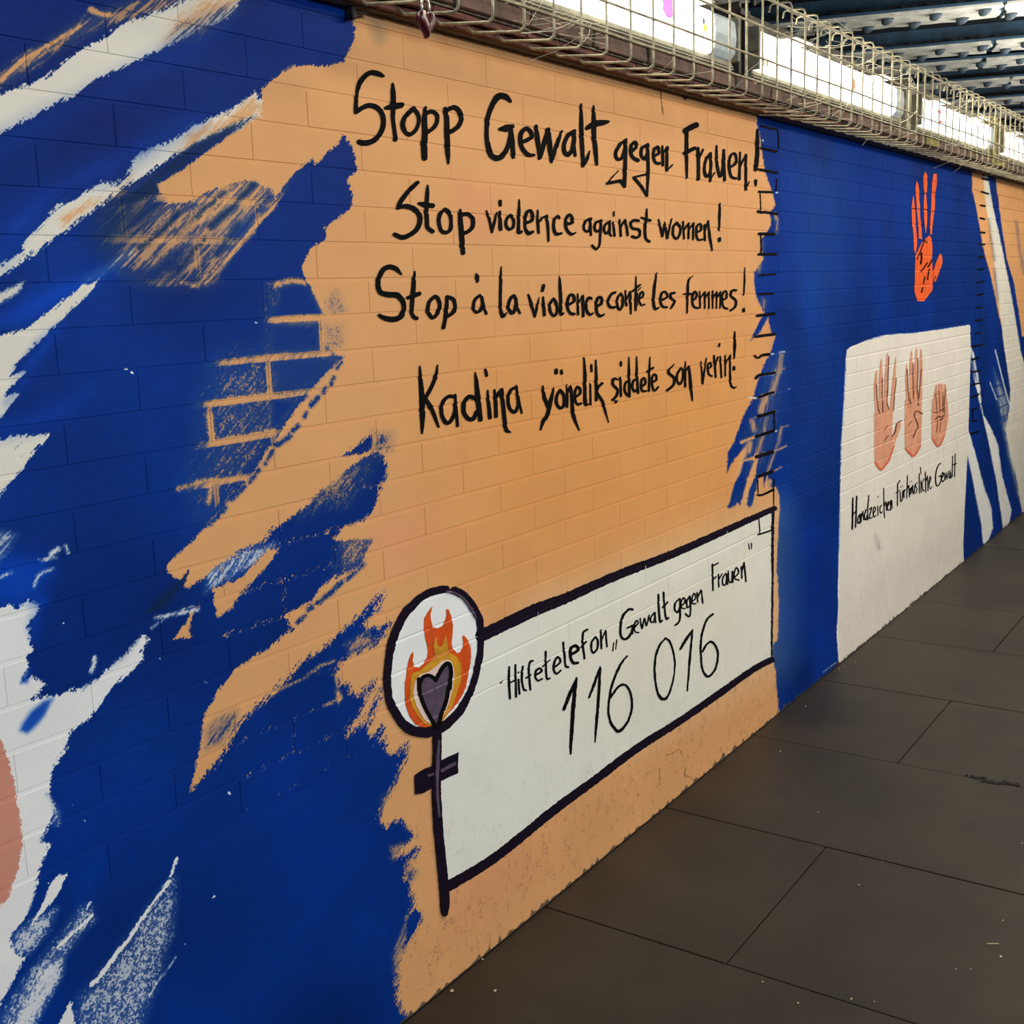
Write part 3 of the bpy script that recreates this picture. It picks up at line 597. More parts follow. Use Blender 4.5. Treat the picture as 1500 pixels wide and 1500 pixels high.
lettering('thin black line reading Hilfetelefon Gewalt gegen Frauen on the white panel', [
 ((720, 900, 7.5), "12:95,752 120,724;23:187,575,18 185,750 195,922|20:255,552 262,902|15:190,750 262,715;20:288,715 300,870|16:290,632 292,642;20:337,570 325,700 345,815 375,832;"
  "21:447,508 410,530 405,650 420,825|18:375,695 427,662;20:480,662 545,622 520,590 480,622 475,690 505,725 548,705;20:588,408 590,560 600,700 632,700|13:555,572 632,498;21:680,580 750,520 720,465 685,520 675,600 705,650 752,615;"
  "20:780,308 795,450 805,560 837,577;29:862,440 945,390 920,342 865,372 860,460 890,530 940,530;20:1048,165 1000,200 995,320 1015,482|18:975,358 1032,298;21:1135,245 1095,300 1090,380 1115,420 1155,370 1162,290 1135,245;"
  "19:1195,172 1200,372|15:1200,280 1245,180|18:1247,178 1262,352;11:1337,308 1325,400|11:1370,278 1358,380"),
 ((870, 800, 6.25), "20:348,578 310,580 260,640 237,740 245,830 290,848 340,790 352,725|16:300,748 352,722 345,800;13:368,742 400,702 385,682 365,722 370,780 405,790;12:418,662 435,752 457,660 475,727 500,630;"
  "13:545,612 515,652 515,690 545,688 555,622|12:552,605 562,700;16:585,442 590,600 600,690 618,680;15:632,422 645,600 660,668 677,655|15:625,560 668,512"),
 ((870, 800, 6.25), "15:780,480 740,520 735,580 765,602 785,540|15:782,480 785,620 775,690 738,722;13:800,540 830,510 820,472 795,502 795,560 827,570;13:870,460 845,502 850,560 875,540|15:872,458 880,560 870,642 832,618;"
  "12:900,500 925,475 915,432 895,462 895,520 927,525;12:938,425 945,510|12:945,462 978,400 992,522"),
 ((870, 800, 6.25), "13:1080,165 1085,402|13:1080,182 1132,153|12:1080,312 1112,280;11:1135,255 1138,372|10:1138,302 1167,253;12:1200,250 1175,290 1175,350 1200,350 1212,290 1202,250|10:1210,255 1218,352;"
  "12:1225,228 1230,320 1255,322 1265,230|12:1262,230 1268,332;12:1285,282 1320,242 1305,197 1285,222 1280,290 1322,310;12:1345,188 1350,292|12:1350,232 1370,150 1387,322;9:1412,-25 1418,28|9:1437,-30 1438,22")])
lettering('large thin black numerals 116 016 on the white panel', [
 ((720, 900, 7.5), "34:787,1040,32 850,880,38 928,690,12|36:925,700,22 897,950,40 872,1300,36 862,1528,22;28:1065,908,18 1130,740,30 1185,572,10|28:1187,590,22 1170,900 1150,1150 1130,1398,14"),
 ((700, 750, 3.333), "10:725,703,8 690,750 650,850 635,950 640,1010 665,1057,14 690,1068,14 730,1020 749,950,10 741,880 715,843 680,855 643,908"),
 ((870, 800, 6.25), "17:650,842 600,900 562,1000 550,1150 570,1310 600,1380,26 635,1398,26 672,1370 715,1250,14 737,1090,13 720,960 685,870 650,842;16:785,942 840,850,24 898,762,10|17:897,770 875,1000 850,1325,12;"
  "17:1082,622 1030,670 990,780 972,900 975,1020 990,1130 1035,1192,22 1090,1150 1125,1060 1125,950 1080,878,20 1035,890 988,965")], rag=.7)
lettering('small black line reading Handzeichen fur hausliche Gewalt under the three hands', [
 ((1230, 660, 7.895), "15:148,550 140,905|13:192,528 178,885|10:145,742 192,688;12:225,740 205,780 205,840 227,820|9:228,738 232,842;9:240,728 245,822|9:245,772 262,700 272,802;12:300,680 280,760 295,800 315,750|10:333,515 320,650 318,802;"
  "10:335,682 365,660 335,780 372,768;10:385,722 410,682 395,650 382,702 390,765 414,748;9:435,640 437,752|9:440,528 441,536;10:480,630 460,662 465,720 487,708;9:505,435 508,700 515,778|9:508,642 530,590 537,692;9:550,642 565,610 555,590 545,642 555,690 577,678;9:580,578 585,692|9:585,632 598,570 602,667"),
 ((1230, 660, 7.895), "10:692,348 665,382 662,632|8:645,492 692,458;10:695,478 700,582 720,560 724,468|8:700,420 701,425|8:720,410 721,415;9:735,458 740,542|8:738,482 752,448"),
 ((1230, 660, 7.895), "9:780,285 770,552|9:772,452 795,400 802,532;9:815,430 808,500 825,480 828,418|7:812,360 813,364|7:825,350 826,354;9:840,398 845,500 860,470 864,398;9:892,370 870,400 890,442 873,492;9:915,268 918,492;8:935,350 938,482|8:930,195 935,270;9:967,330 950,382 958,460 977,458;9:985,245 992,482|8:992,352 1010,290 1017,462;8:1030,382 1050,330 1040,300 1028,372 1040,440 1062,418"),
 ((1230, 660, 7.895), "11:1162,148 1130,180 1105,280 1110,390 1135,405 1165,350 1167,290 1140,302;9:1173,322 1195,280 1185,250 1172,312 1185,360 1200,343;8:1205,258 1212,342|7:1212,342 1225,260|8:1225,260 1235,332|7:1235,332 1250,238;8:1272,230 1258,290 1270,320 1280,250 1284,318;8:1302,62 1298,302;8:1332,36 1325,302|10:1312,162 1347,148")], rag=.2, wf=1.3)

# toothed black ticks down the two movement joints of the wall
T1 = "3:1114,184 1126,188 1138,189|1.5:1138.5,190 1140,202 1140,217;4:1114.5,217 1137,222;4:1112.5,248.5 1137.5,253;3.5:1111.5,281 1130,281.5;1.5:1137.5,262 1136.5,281;1.5:1113,284 1114,308;4:1110,310 1117,311;4:1120,310.5 1138,313.5;4.5:1112,342.5 1134,343;1.5:1114,345 1114.5,371;4:1111,372.5 1136,372;3:1112,403 1135,401.5;3:1112,431 1133,430;4:1109,462.5 1121,461 1134,459.5;4:1107,493 1121,491 1135,489.5;3:1105,521 1110,524 1117,520,4 1127,519,4;4:1107,553.5 1111,549.5 1134,546;3.5:1111.5,582 1124,577 1133,574.5;4.5:1110,610 1134,603;1.6:1133.5,605 1134,628;4.5:1108,639 1133,631;5:1108,669 1131,662;4.5:1111,698 1131,690.5;1.2:1109.5,702 1110,722;3:1110,725 1116,725 1131,718,3.5;2:1133,702 1133,742,1"
for s in T1.split(';'): brush('painted_tick', parse(s), INK, wall, .0009, .5)
T2 = [(1438.7, 262, 1447, 263.3), (1437.7, 281, 1447.5, 284), (1436.5, 301, 1442.5, 302), (1436, 319.5, 1442, 321), (1435, 340, 1442, 341), (1434.5, 358.3, 1442, 358), (1433.5, 377, 1440.5, 376.6), (1432.5, 395, 1441, 394), (1431.5, 414, 1440.5, 412), (1431.5, 432.5, 1439.5, 431), (1430, 451, 1438.5, 450), (1429.5, 470, 1439, 468.5), (1428.5, 489, 1434.5, 487), (1424, 508, 1438.5, 505), (1424, 527, 1433.5, 524), (1423, 545.5, 1435.5, 542.5), (1422.5, 564, 1434.5, 561), (1423, 582, 1433.5, 577.5), (1421.5, 635.5, 1432.5, 632), (1425, 617, 1430, 616), (1424, 600, 1430, 598)]
for a_, b_, c_, d_ in T2: brush('painted_tick', parse('2.6:%g,%g %g,%g' % (a_, b_, c_, d_)), INK, wall, .0009, .3)
brush('painted_tick', parse('1.6:1425,600 1424.5,616'), INK, wall, .0009, .2)
brush('painted_tick', parse('2:1440,257 1444,250'), INK, wall, .0009, .2)

# border of the helpline panel
brush('panel_border', thick("16:704,931 740,914 784,893 826,877,14 868,858,12 910,840,12 955,823,11 1000,805,10 1060,778,9 1111,755,8 1134,745,7|4:1132,746 1131,800,3.4 1131,860,3 1129.5,968,2.4|8:1130,966 1102,981 1060,1011,9 1000,1053,9.5 934,1095,10.5 870,1143,11 814,1184,12 760,1228,12 720,1259,12.5 685,1281,13 652,1300,14"), PURPLE, wall, .0007, 1.1, 'dark purple brushed outline of the helpline panel')
brush('panel_corner_mark', parse("1.6:1111,760 1112.5,780|2.4:1110,783 1120,780 1131,776"), INK, wall, .001, .3)

# the emblem: a ring on a cross, with a burning heart inside
em = empty('painted_emblem', (0, 0, 0), wall); em['label'] = 'painted emblem of a flaming heart in a purple ring above a cross'
z1 = (560, 850, 9.375); z2 = (560, 990, 9.375)
patch('disc', [DISC], MURAL, em, .0006, 0, fine=1.4)
patch('flame', [pl("680,355 650,470 658,560 685,640 745,658 815,625 855,540 868,480 865,400 895,392 940,500 962,620 952,750 940,870 958,930 1010,995 1060,985 1092,920 1100,860 1088,765 1108,752 1165,820 1208,920 1215,1060 1190,1200 1155,1370 1120,1500", *z1) + pl("1160,60 1140,150 1090,260 1000,410 900,510 820,610 760,660 690,690 640,715 520,700 440,660 360,550 310,400 295,200 298,0", *z2) + pl("305,1400 328,1220 345,1110 375,1030 412,970 418,1040 405,1100 430,1185 495,1195 560,1140 600,1065 618,970 598,870 572,770 558,650 566,520 620,420", *z1)], FLAME, em, .0014, .5, 'orange flame')
patch('inner_flame', [pl("742,765 728,850 760,905 795,915 828,860 850,740 872,830 888,930 905,985 1000,1045 1060,1130 1075,1250 1062,1400 1035,1490", *z1) + pl("1045,110 960,390 850,570 800,650 740,690 650,690 570,655 480,555 400,430 365,280 368,100", *z2) + pl("372,1400 388,1275 500,1240 600,1155 680,1085 708,1010 695,900 708,810", *z1)], AMBER, em, .0020, .5, 'amber inner flame')
patch('heart_halo', [pl("735,1170 620,1250 500,1290 430,1390 412,1500", *z1) + pl("405,240 445,400 555,590 640,650 790,600 880,420 945,200 965,50", *z2) + pl("978,1350 962,1200 930,1110 880,1085 790,1110", *z1)], ROSE, em, .0026, .3, 'pale pink halo')
patch('heart', [pl("712,1385 660,1325 600,1305 530,1335 492,1420 482,1500", *z1) + pl("490,200 530,350 600,500 680,640 720,690 780,500 850,350 890,150 905,0", *z2) + pl("915,1350 920,1250 900,1160 860,1150 800,1205 750,1290", *z1)], LILAC, em, .0032, .2, 'grey purple heart')
ho = parse("52:712,1370 660,1320 600,1300 530,1332 492,1420 482,1500", *z1)[0] + parse("52:480,40 490,200 530,350 600,500 680,640 725,720,60", *z2)[0]
ho2 = parse("56:712,1370 750,1290 800,1200 855,1142 902,1155 922,1250 915,1350 905,1480", *z1)[0] + parse("56:890,150 850,350 790,520 735,720,60", *z2)[0]
brush('heart_outline', [ho, ho2], INK, em, .0038, .5)
brush('ring', thick("10.5:651,863 637,865 624,869.5 613,876.5 603,886 594,895 587,906 580,920 574.5,935 571,948,10 568.5,962,9.5 566.5,982,9.5 566.2,1001,9.8 568.5,1022,10 573,1034,10.5 578,1044,11 584,1054,11.5 591,1062,12 605,1070,13 624,1072,13.5 640,1067,13.5 654,1059,12.5 663,1050,11.5 671,1042,11 683,1022,9.5 691,1003,8.5 697,981,8 701.5,957,8 702.5,930,8.5 700,905,9 690,886,9.5 677,871,10 664,865"), PURPLE, em, .0028, 1.0)
patch('cross_bar', [pl("606,1134 620,1126 632,1121 644,1113 670,1101.5 669.5,1132 656,1138 645,1144 632,1154 619,1161 607,1163.5")], PURPLE, em, .0022, .7)
brush('cross_pole', parse("12:638,1066 638.4,1075 638.5,1100 637.5,1150,12.5 640,1207,13 645,1262,13 649,1302,13.5 650,1325,13 649.5,1337,9"), PURPLE, em, .0034, .7)
brush('highlight', parse("4.4:640,1084,3 639.5,1100 638,1130,5 638,1165,4 641,1195,3|5:645,1128 655,1122 663,1118|3:652,866 666,869 677,877 689,893,3.4 695,905,2.5|3.5:625,1135 632,1133"), LILAC, em, .0042, .7, 'lighter lilac brush marks')

# the painted hands
oh = empty('painted_hand', (0, 0, 0), wall); oh['label'] = 'bright orange hand painted on the blue field'
zo = (1300, 240, 7.143)
for s in ("265,325 248,450 252,600 268,750 272,900 288,945 305,850 305,780 292,650 286,500 277,400", "300,176 288,260 298,380 303,480 318,650 323,780 357,792 352,680 337,540 337,420 327,380 330,280 315,205",
          "390,82 372,130 373,240 385,310 375,420 378,560 395,730 410,650 412,470 402,330 414,220 412,115", "478,104 463,200 458,300 453,450 443,600 442,735 460,742 472,600 492,470 494,320 514,200 512,104"):
    patch('finger', [pl(s, *zo)], HANDO, oh, .0009, .25)
patch('palm', [pl("438,748 400,780 350,830 288,960 283,1160 278,1330 308,1435 380,1438 467,1320 472,1150 462,1000 467,870 457,780", *zo)], HANDO, oh, .0009, .3)
patch('thumb', [pl("548,936 508,1020 478,1120 473,1225 500,1235 542,1120 572,1030 567,960", *zo)], HANDO, oh, .0009, .3)
brush('crease', parse("20:350,935 352,985 342,1045|14:412,1035 380,1080 345,1128|16:458,1008 440,1045 418,1080|14:432,1105 420,1160 415,1210|14:387,1185 370,1250|14:362,1295 350,1345|6:250,470 290,472 340,470|6:375,300 395,312 412,295|6:375,475 412,478|6:455,290 495,305|6:450,505 490,490|12:375,800 415,825|12:305,1000 345,900 380,810|8:500,1175 480,1225", *zo), INK, oh, .0018, .3)
zh = (1260, 490, 9.375); zp = (1150, 350, 4.2857)
def hand(label, palm, fingers, dark, foot):
    h = empty('painted_hand', (0, 0, 0), wall); h['label'] = label
    patch('palm', [pl(palm, *zp)], SKINP, h, .0010, .15)
    for s in fingers.split(';'): brush('finger', parse(s, *zh), SKINP, h, .0013, .12)
    brush('crease', [[(q[0], q[1], q[2] * 1.25) for q in st] for st in parse(dark, *zh)], SKIND, h, .0022, .1)
    brush('wrist_shade', parse(foot, *zp), SKINO, h, .0018, .3)
hand('pink painted hand with the thumb out, first of three on the white panel', "558,1090 558,1300 560,1400 580,1430 602,1456 640,1412 690,1275 724,1180 724,1140 705,1150 668,1245 674,1110 668,1060 600,1060",
     "45:220,500,18 205,700,42 215,900,50 235,1090,60;50:285,345,18 278,600,52 275,800,52 285,1080,66;50:370,265,18 355,600,54 345,800,52 345,1080,66;38:483,320,10 462,600,42 445,800,46 420,1060,50",
     "9:215,690 225,900 245,1060|9:300,600 295,860 300,1060|10:385,300 378,500 370,780 360,930 385,1020|9:490,600 465,820 450,1050|7:310,1320 350,1285 370,1245|9:320,1460 350,1420 380,1385|13:425,1400 470,1340 495,1230 550,1185|8:280,640 300,625|8:280,805 300,800|8:340,795 360,780|7:200,700 225,700",
     "12:565,1405 582,1432 602,1448 622,1425 650,1385 680,1300,8")
hand('pink painted hand with the thumb folded in, second of three on the white panel', "750,1010 750,1200 750,1320 795,1374 822,1352 852,1300 857,1080 848,980 800,960",
     "42:632,415,12 632,600,36 645,800,44 670,960,60;48:700,235,16 695,450,46 700,700,50 712,960,66;48:768,195,14 762,450,48 760,700,50 770,960,66;44:830,210,18 832,450,42 825,700,46 815,960,60",
     "10:638,480 648,700 665,915|10:718,400 718,650 725,880|10:785,330 785,560 775,700 790,880|9:832,470 815,700 800,870|12:850,1090 765,1050 738,1110 775,1210 785,1265 745,1350 718,1420|8:650,1250 700,1185|7:645,980 660,950",
     "12:757,1318 795,1360 820,1345 848,1298,8")
hand('small pink painted hand closed over its thumb, last of three on the white panel', "922,1010 917,1120 918,1250 945,1302 970,1304 1005,1232 1024,1120 1020,1040 1008,960 960,940",
     "45:1042,700,24 1022,850,40 1010,1060,56;42:1085,685,24 1075,850,42 1075,1080,50;40:1118,680,24 1118,850,42 1120,1080,50;40:1160,690,24 1160,850,44 1165,1060,60",
     "7:1030,800 1040,950 1050,1060|7:1078,780 1085,1050|7:1125,800 1128,950 1120,1050|9:1168,740 1150,900 1145,1080|15:1030,1160 1070,1125 1110,1130 1150,1105|7:1060,1180 1040,1340|7:1105,1170 1085,1330|12:1090,1165 1130,1150|7:985,1060 1050,1075 1130,1025",
     "10:922,1250 945,1292 968,1296 995,1240,8")
# ------------------------------------------------------------------ floor of dark slabs
FLOORM = mat('dark_slab', (58, 51, 41), .55, noise=.32, nscale=2.6, bump=.25, bscale=150, spec=.35)
GAPM = mat('dark_joint', (22, 19, 16), .9)
bm = bmesh.new(); box(bm, (-4.2, -6, -.15), (12.2, .3, -.006))
floor = tag(link('floor', bm_mesh('floor', bm), GAPM), 'dark pavement of large slabs along the painted wall', kind='structure')
SW = .632
def slab_mesh(w, d):
    bm = bmesh.new(); box(bm, (-w / 2 + .0018, -d / 2 + .0018, -.04), (w / 2 - .0018, d / 2 - .0018, 0), .0012); me = bm_mesh('slab', bm); me.materials.append(FLOORM); return me
SL = {}
for i in range(-7, 19):
    x0 = .255 + SW * i; edges = [0.0] + ([-.468, -1.468, -2.468, -3.468] if i % 2 == 0 else [-.968, -1.968, -2.968, -3.968])
    for a_, b_ in zip(edges[:-1], edges[1:]):
        d = round(a_ - b_, 3)
        if d not in SL: SL[d] = slab_mesh(SW, d)
        o = bpy.data.objects.new('slab', SL[d]); COL.objects.link(o); o.parent = floor; o.location = (x0 + SW / 2, (a_ + b_) / 2, rng.uniform(-.0012, .0006))
# crumbs and scraps on the slabs
def onfloor(u, v):
    d = np.array([(u - 750) / FPX, (v - 750) / FPX, 1.0]) @ M3; t = -CAM[2] / d[2]; return CAM + d * t
bm = bmesh.new()
for u, v, s in [(1143, 1101, 3), (1198, 1190, 3), (1258, 1297, 3), (1247, 1464, 3.2), (1169, 1470, 3), (1466, 1402, 4), (1469, 1349, 2.5), (1292, 1263, 2), (1117, 1439, 2.5), (1253, 971, 4), (1350, 875, 4), (1333, 889, 5), (1281, 1468, 2), (1400, 1420, 2), (1180, 1035, 3), (1229, 980, 4), (1235, 977, 3), (725, 1452, 4), (690, 1400, 3), (662, 1452, 5), (1497, 1236, 2.5), (1422, 1420, 2)]:
    p = onfloor(u, v); r = bmesh.ops.create_icosphere(bm, subdivisions=1, radius=s * .00085)
    for w in r['verts']: w.co = Vector((w.co.x * rng.uniform(.8, 1.5), w.co.y, w.co.z * .6)) + Vector((p[0], min(p[1], -.006), .0015))
a_, b_ = onfloor(1446, 1384), onfloor(1463, 1384); tube(bm, [(a_[0], a_[1], .003), (b_[0], b_[1], .003)], .0011, 5)
tag(link('floor_crumbs', bm_mesh('floor_crumbs', bm), mat('pale_crumb', (196, 180, 150), .8)), 'tiny pale crumbs scattered on the dark slabs', 'litter', kind='stuff')
bm = bmesh.new()  # dark lumps put in for the darkness of a hole in the joint
for n in range(26):
    t = n / 25; u = 1418 + 75 * t + rng.uniform(-3, 3); v = 1137 + 13 * t + rng.uniform(-1.5, 1.5) + (3 if .3 < t < .7 else 0); p = onfloor(u, v)
    r = bmesh.ops.create_icosphere(bm, subdivisions=1, radius=.006 + .007 * math.sin(t * 3.1) * rng.random())
    for w in r['verts']: w.co = Vector((w.co.x, w.co.y, w.co.z * .3)) + Vector((p[0], p[1], .001))
tag(link('joint_hole_lumps', bm_mesh('joint_hole_lumps', bm), mat('hole_black', (18, 15, 12), .9)), 'black lumps standing in for a dark hole in the slab joint', 'joint hole', kind='stuff')

# ------------------------------------------------------------------ cornice: two creasing courses of tile and a course of brick
REDT = mat('creasing_tile', (122, 68, 54), .8, noise=.5, nscale=40, bump=.5, bscale=120)
BRK = mat('sooty_brick', (116, 86, 72), .85, col2=(72, 62, 54), nscale=18, bump=.7, bscale=110)
MORT = mat('sooty_mortar', (128, 116, 98), .9, noise=.45, nscale=50, bump=.6, bscale=150)
bm = bmesh.new(); box(bm, (XL_, -.024, ZT + .0005), (XR_, .3, ZT + .062))
box(bm, (XL_, -.062, ZT + .0258), (XR_, -.0241, ZT + .0303))
cor = tag(link('trim_1', bm_mesh('trim_1', bm), MORT), 'sooty brick cornice along the top of the painted wall', kind='structure')
def course(name, L, gap, y0, z0, z1, m, start, jit=.002):
    meshes = []
    for q in range(4):
        bm = bmesh.new(); box(bm, (gap / 2, y0, z0), (L - gap / 2, -.0245, z1), .0018)
        for v in bm.verts: v.co += Vector((0, rng.uniform(-jit, jit), rng.uniform(-jit, jit) * .4))
        me = bm_mesh(name, bm); me.materials.append(m); meshes.append(me)
    x = start; n = 0
    while x + L < XR_:
        o = bpy.data.objects.new(name, meshes[n % 4]); COL.objects.link(o); o.parent = cor; o.location = (x, 0, 0); x += L; n += 1
course('tile', .155, .004, -.041, ZT + .001, ZT + .0125, REDT, -3.9)
course('tile', .155, .004, -.057, ZT + .0145, ZT + .0255, REDT, -3.83)
course('brick', .2525, .009, -.072, ZT + .0305, ZT + .0625, BRK, -3.85, .0025)
# upstand behind the lamps and the dark space under the bridge
CONC = mat('sooty_concrete', (84, 78, 66), .9, noise=.5, nscale=14, bump=.5, bscale=60)
bm = bmesh.new(); box(bm, (XL_, .0, ZT + .0635), (XR_, .30, 2.215), .004); box(bm, (XL_, -.012, 2.17), (XR_, -.0005, 2.2), .003)
tag(link('trim_2', bm_mesh('trim_2', bm), CONC), 'grey concrete upstand behind the lamps', kind='structure')
NAVYM = mat('navy_steel', (9, 20, 34), .55, noise=.5, nscale=5, bump=.3)
bm = bmesh.new(); box(bm, (-3, 2.3, 0), (17, 2.5, 4.2))
tag(link('wall_back', bm_mesh('wall_back', bm), mat('dark_abutment', (34, 34, 34), .9, noise=.5, nscale=3)), kind='structure')
bm = bmesh.new(); box(bm, (-3, -7, 3.62), (17, 2.5, 3.75))
tag(link('ceiling', bm_mesh('ceiling', bm), mat('dark_deck', (22, 32, 42), .8, noise=.5, nscale=3)), 'dark steel deck of the bridge', kind='structure')
bm = bmesh.new(); box(bm, (XL_, .305, 1.9), (17, 2.3, 2.12))
tag(link('trim_3', bm_mesh('trim_3', bm), CONC), 'dirty shelf under the bridge girders', kind='structure')

for u_, v_, w_ in ((1364, 210, .16), (1462, 247, .3)):
    d_ = np.array([(u_ - 750) / FPX, (v_ - 750) / FPX, 1.0]) @ M3; x_ = (CAM + d_ * ((-.072 - CAM[1]) / d_[1]))[0]
    bm = bmesh.new(); box(bm, (x_ - w_ / 2, -.0752, ZT + .034), (x_ + w_ / 2, -.0735, ZT + .060), .0005)
    link('paint_stain', bm_mesh('paint_stain', bm), mat('olive_yellow_paint', (150, 140, 52), .7, noise=.4, nscale=40), cor)['label'] = 'olive yellow paint stain on the cornice bricks'
# ------------------------------------------------------------------ lamps in a row over the cornice
TUBE = mat('lit_diffuser', (250, 250, 240), .4, emit=(255, 252, 238), estr=8.5)
CLEAR = mat('clouded_plastic', (176, 186, 184), .3, noise=.25, nscale=25, emit=(200, 214, 214), estr=.25)  # weak emission stands in for lamp light passing through the plastic
SHEET = mat('dusty_sheet_metal', (168, 162, 136), .6, noise=.35, nscale=16, bump=.2)
LZ0, LZ1 = 2.030, 2.138
def lamp(x0, x1, ends, label, stickers=()):
    t = empty('strip_lamp', (x0, -.05, LZ0)); tag(t, label, 'lamp', 'strip lamps along the cornice'); L = x1 - x0
    inv = Vector((x0, -.05, LZ0))
    def part(name, fn, m, lab=None):
        bm = bmesh.new(); fn(bm)
        for v in bm.verts: v.co -= inv
        o = link(name, bm_mesh(name, bm), m, t)
        if lab: o['label'] = lab
        return o
    prof = [(-.028, LZ0), (-.086, LZ0 + .003), (-.098, LZ0 + .016), (-.102, (LZ0 + LZ1) / 2), (-.098, LZ1 - .014), (-.086, LZ1 - .003), (-.028, LZ1)]
    def extr(bm, a, b):
        r = [[bm.verts.new((x, y, z)) for y, z in prof] for x in (a, b)]
        for i in range(len(prof)): j = (i + 1) % len(prof); bm.faces.new((r[0][i], r[1][i], r[1][j], r[0][j]))
        bm.faces.new(r[0]); bm.faces.new(r[1][::-1])
    e0, e1 = ends
    part('diffuser', lambda b: extr(b, x0 + e0, x1 - e1), TUBE, 'glowing white diffuser')
    if e0 > .02: part('end_section', lambda b: extr(b, x0 + .004, x0 + e0 - .001), CLEAR, 'dull end of the diffuser with a faint glow')
    if e1 > .02: part('end_section', lambda b: extr(b, x1 - e1 + .001, x1 - .004), CLEAR, 'dull end of the diffuser with a faint glow')
    def hous(b):
        box(b, (x0 - .01, -.084, ZT + .064), (x1 + .01, -.013, LZ0 - .001), .002)
        box(b, (x0 - .01, -.087, LZ0 - .014), (x1 + .01, -.0841, LZ0 - .011)); box(b, (x0 - .01, -.088, ZT + .068), (x1 + .01, -.0841, ZT + .071))
        box(b, (x0 - .01, -.034, LZ1 + .001), (x1 + .01, -.013, LZ1 + .007), .001); box(b, (x0 - .01, -.027, LZ0), (x1 + .01, -.014, LZ1 + .0005))
    part('housing', hous, SHEET)
    for xa in (x0 - .012, x1 + .001): part('end_plate', lambda b: box(b, (xa, -.106, LZ0 - .002), (xa + .011, -.0285, LZ1 + .003), .002), SHEET)
    for xb in (x1 - .30, x0 + .25): part('clip', lambda b: box(b, (xb, -.112, LZ1 + .008), (xb + .14, -.02, LZ1 + .011), .001), mat('pale_metal', (212, 214, 206), .4))
    for nm, cx, cz, w, h, m, rot in stickers:
        def stk(b):
            n = 16; vs = [b.verts.new((cx + w / 2 * math.cos(2 * math.pi * i / n) * (1 + .12 * math.sin(3 * i)), -.1035, cz + h / 2 * math.sin(2 * math.pi * i / n))) for i in range(n)]
            f = b.faces.new(vs); r = bmesh.ops.extrude_face_region(b, geom=[f])
            for v in r['geom']:
                if isinstance(v, bmesh.types.BMVert): v.co.y -= .0008
        part('sticker', stk, m, nm)
    return t
stick = lambda n, c, e=.6: mat(n, c, .5, emit=c, estr=e)  # emission imitates the lamp shining through the sticker
def onY(u, v, y):
    d = np.array([(u - 750) / FPX, (v - 750) / FPX, 1.0]) @ M3; t = (y - CAM[1]) / d[1]; return CAM + d * t
sp = lambda u, v: (onY(u, v, -.1035)[0], onY(u, v, -.1035)[2])
lamp(-1.75, -.36, (.02, .02), 'strip lamp left of the padlock, out above the blue paint')
lamp(-.26, 1.14, (.01, .135), 'strip lamp with a pink sticker above the first slogan', [('pink oval sticker',) + sp(979, 10) + (.062, .050, stick('pink_sticker', (244, 120, 214)), 0), ('small yellow sticker',) + sp(1033, 41) + (.020, .020, stick('yellow_sticker', (236, 216, 30)), 0), ('small purple sticker',) + sp(1030.5, 31) + (.014, .016, stick('purple_sticker', (110, 80, 110), .3), 0)])
lamp(1.292, 2.66, (.012, .10), 'strip lamp with an amber sticker and an orange doodle above the blue field', [('amber sticker',) + sp(1117.5, 89) + (.022, .030, stick('amber_sticker', (214, 150, 20), .5), 0), ('amber sticker',) + sp(1124, 92) + (.014, .024, stick('amber_sticker', (214, 150, 20), .5), 0), ('orange doodle',) + sp(1250, 124) + (.036, .040, stick('orange_sticker', (206, 128, 90), .5), 0)])
lamp(2.88, 4.10, (.03, .07), 'strip lamp with a red scribble above the orange hand', [('red scribble',) + sp(1376, 164) + (.055, .018, stick('red_ink', (214, 70, 80), .6), 0), ('red scribble',) + sp(1377, 178) + (.065, .010, stick('red_ink', (214, 70, 80), .6), 0)])
lamp(4.29, 5.62, (.02, .05), 'farthest strip lamp in view, past the yellow-stained bracket')
lamp(5.80, 7.15, (.02, .05), 'strip lamp beyond the right edge of the mural')
POST = mat('cream_bracket', (190, 180, 150), .6, noise=.4, nscale=25, bump=.3)
for x, lab in ((-.31, 'upright lamp bracket above the dark red padlock'), (1.215, 'dark upright bracket between the pink and the amber stickered lamps'), (2.77, 'upright bracket before the lamp with the red scribble'), (4.195, 'yellow-stained upright bracket above the far peach paint'), (5.71, 'last upright bracket between the far lamps')):
    bm = bmesh.new(); box(bm, (-.028, -.088, 0), (-.014, -.0135, .185), .002); box(bm, (.010, -.088, 0), (.024, -.0135, .185), .002); box(bm, (-.0135, -.034, 0), (.0095, -.0135, .185), .001)
    box(bm, (-.034, -.095, .150), (.030, -.0885, .168), .002)
    m = mat('yellow_stained_metal', (176, 160, 60), .6, noise=.4, nscale=30) if abs(x - 4.195) < .01 else (mat('dark_metal', (64, 56, 48), .6, noise=.4, nscale=30) if abs(x - 1.215) < .01 else POST)
    tag(link('lamp_bracket', bm_mesh('lamp_bracket', bm), m, None, (x, 0, ZT + .0632)), lab, 'bracket', 'upright brackets between the strip lamps')

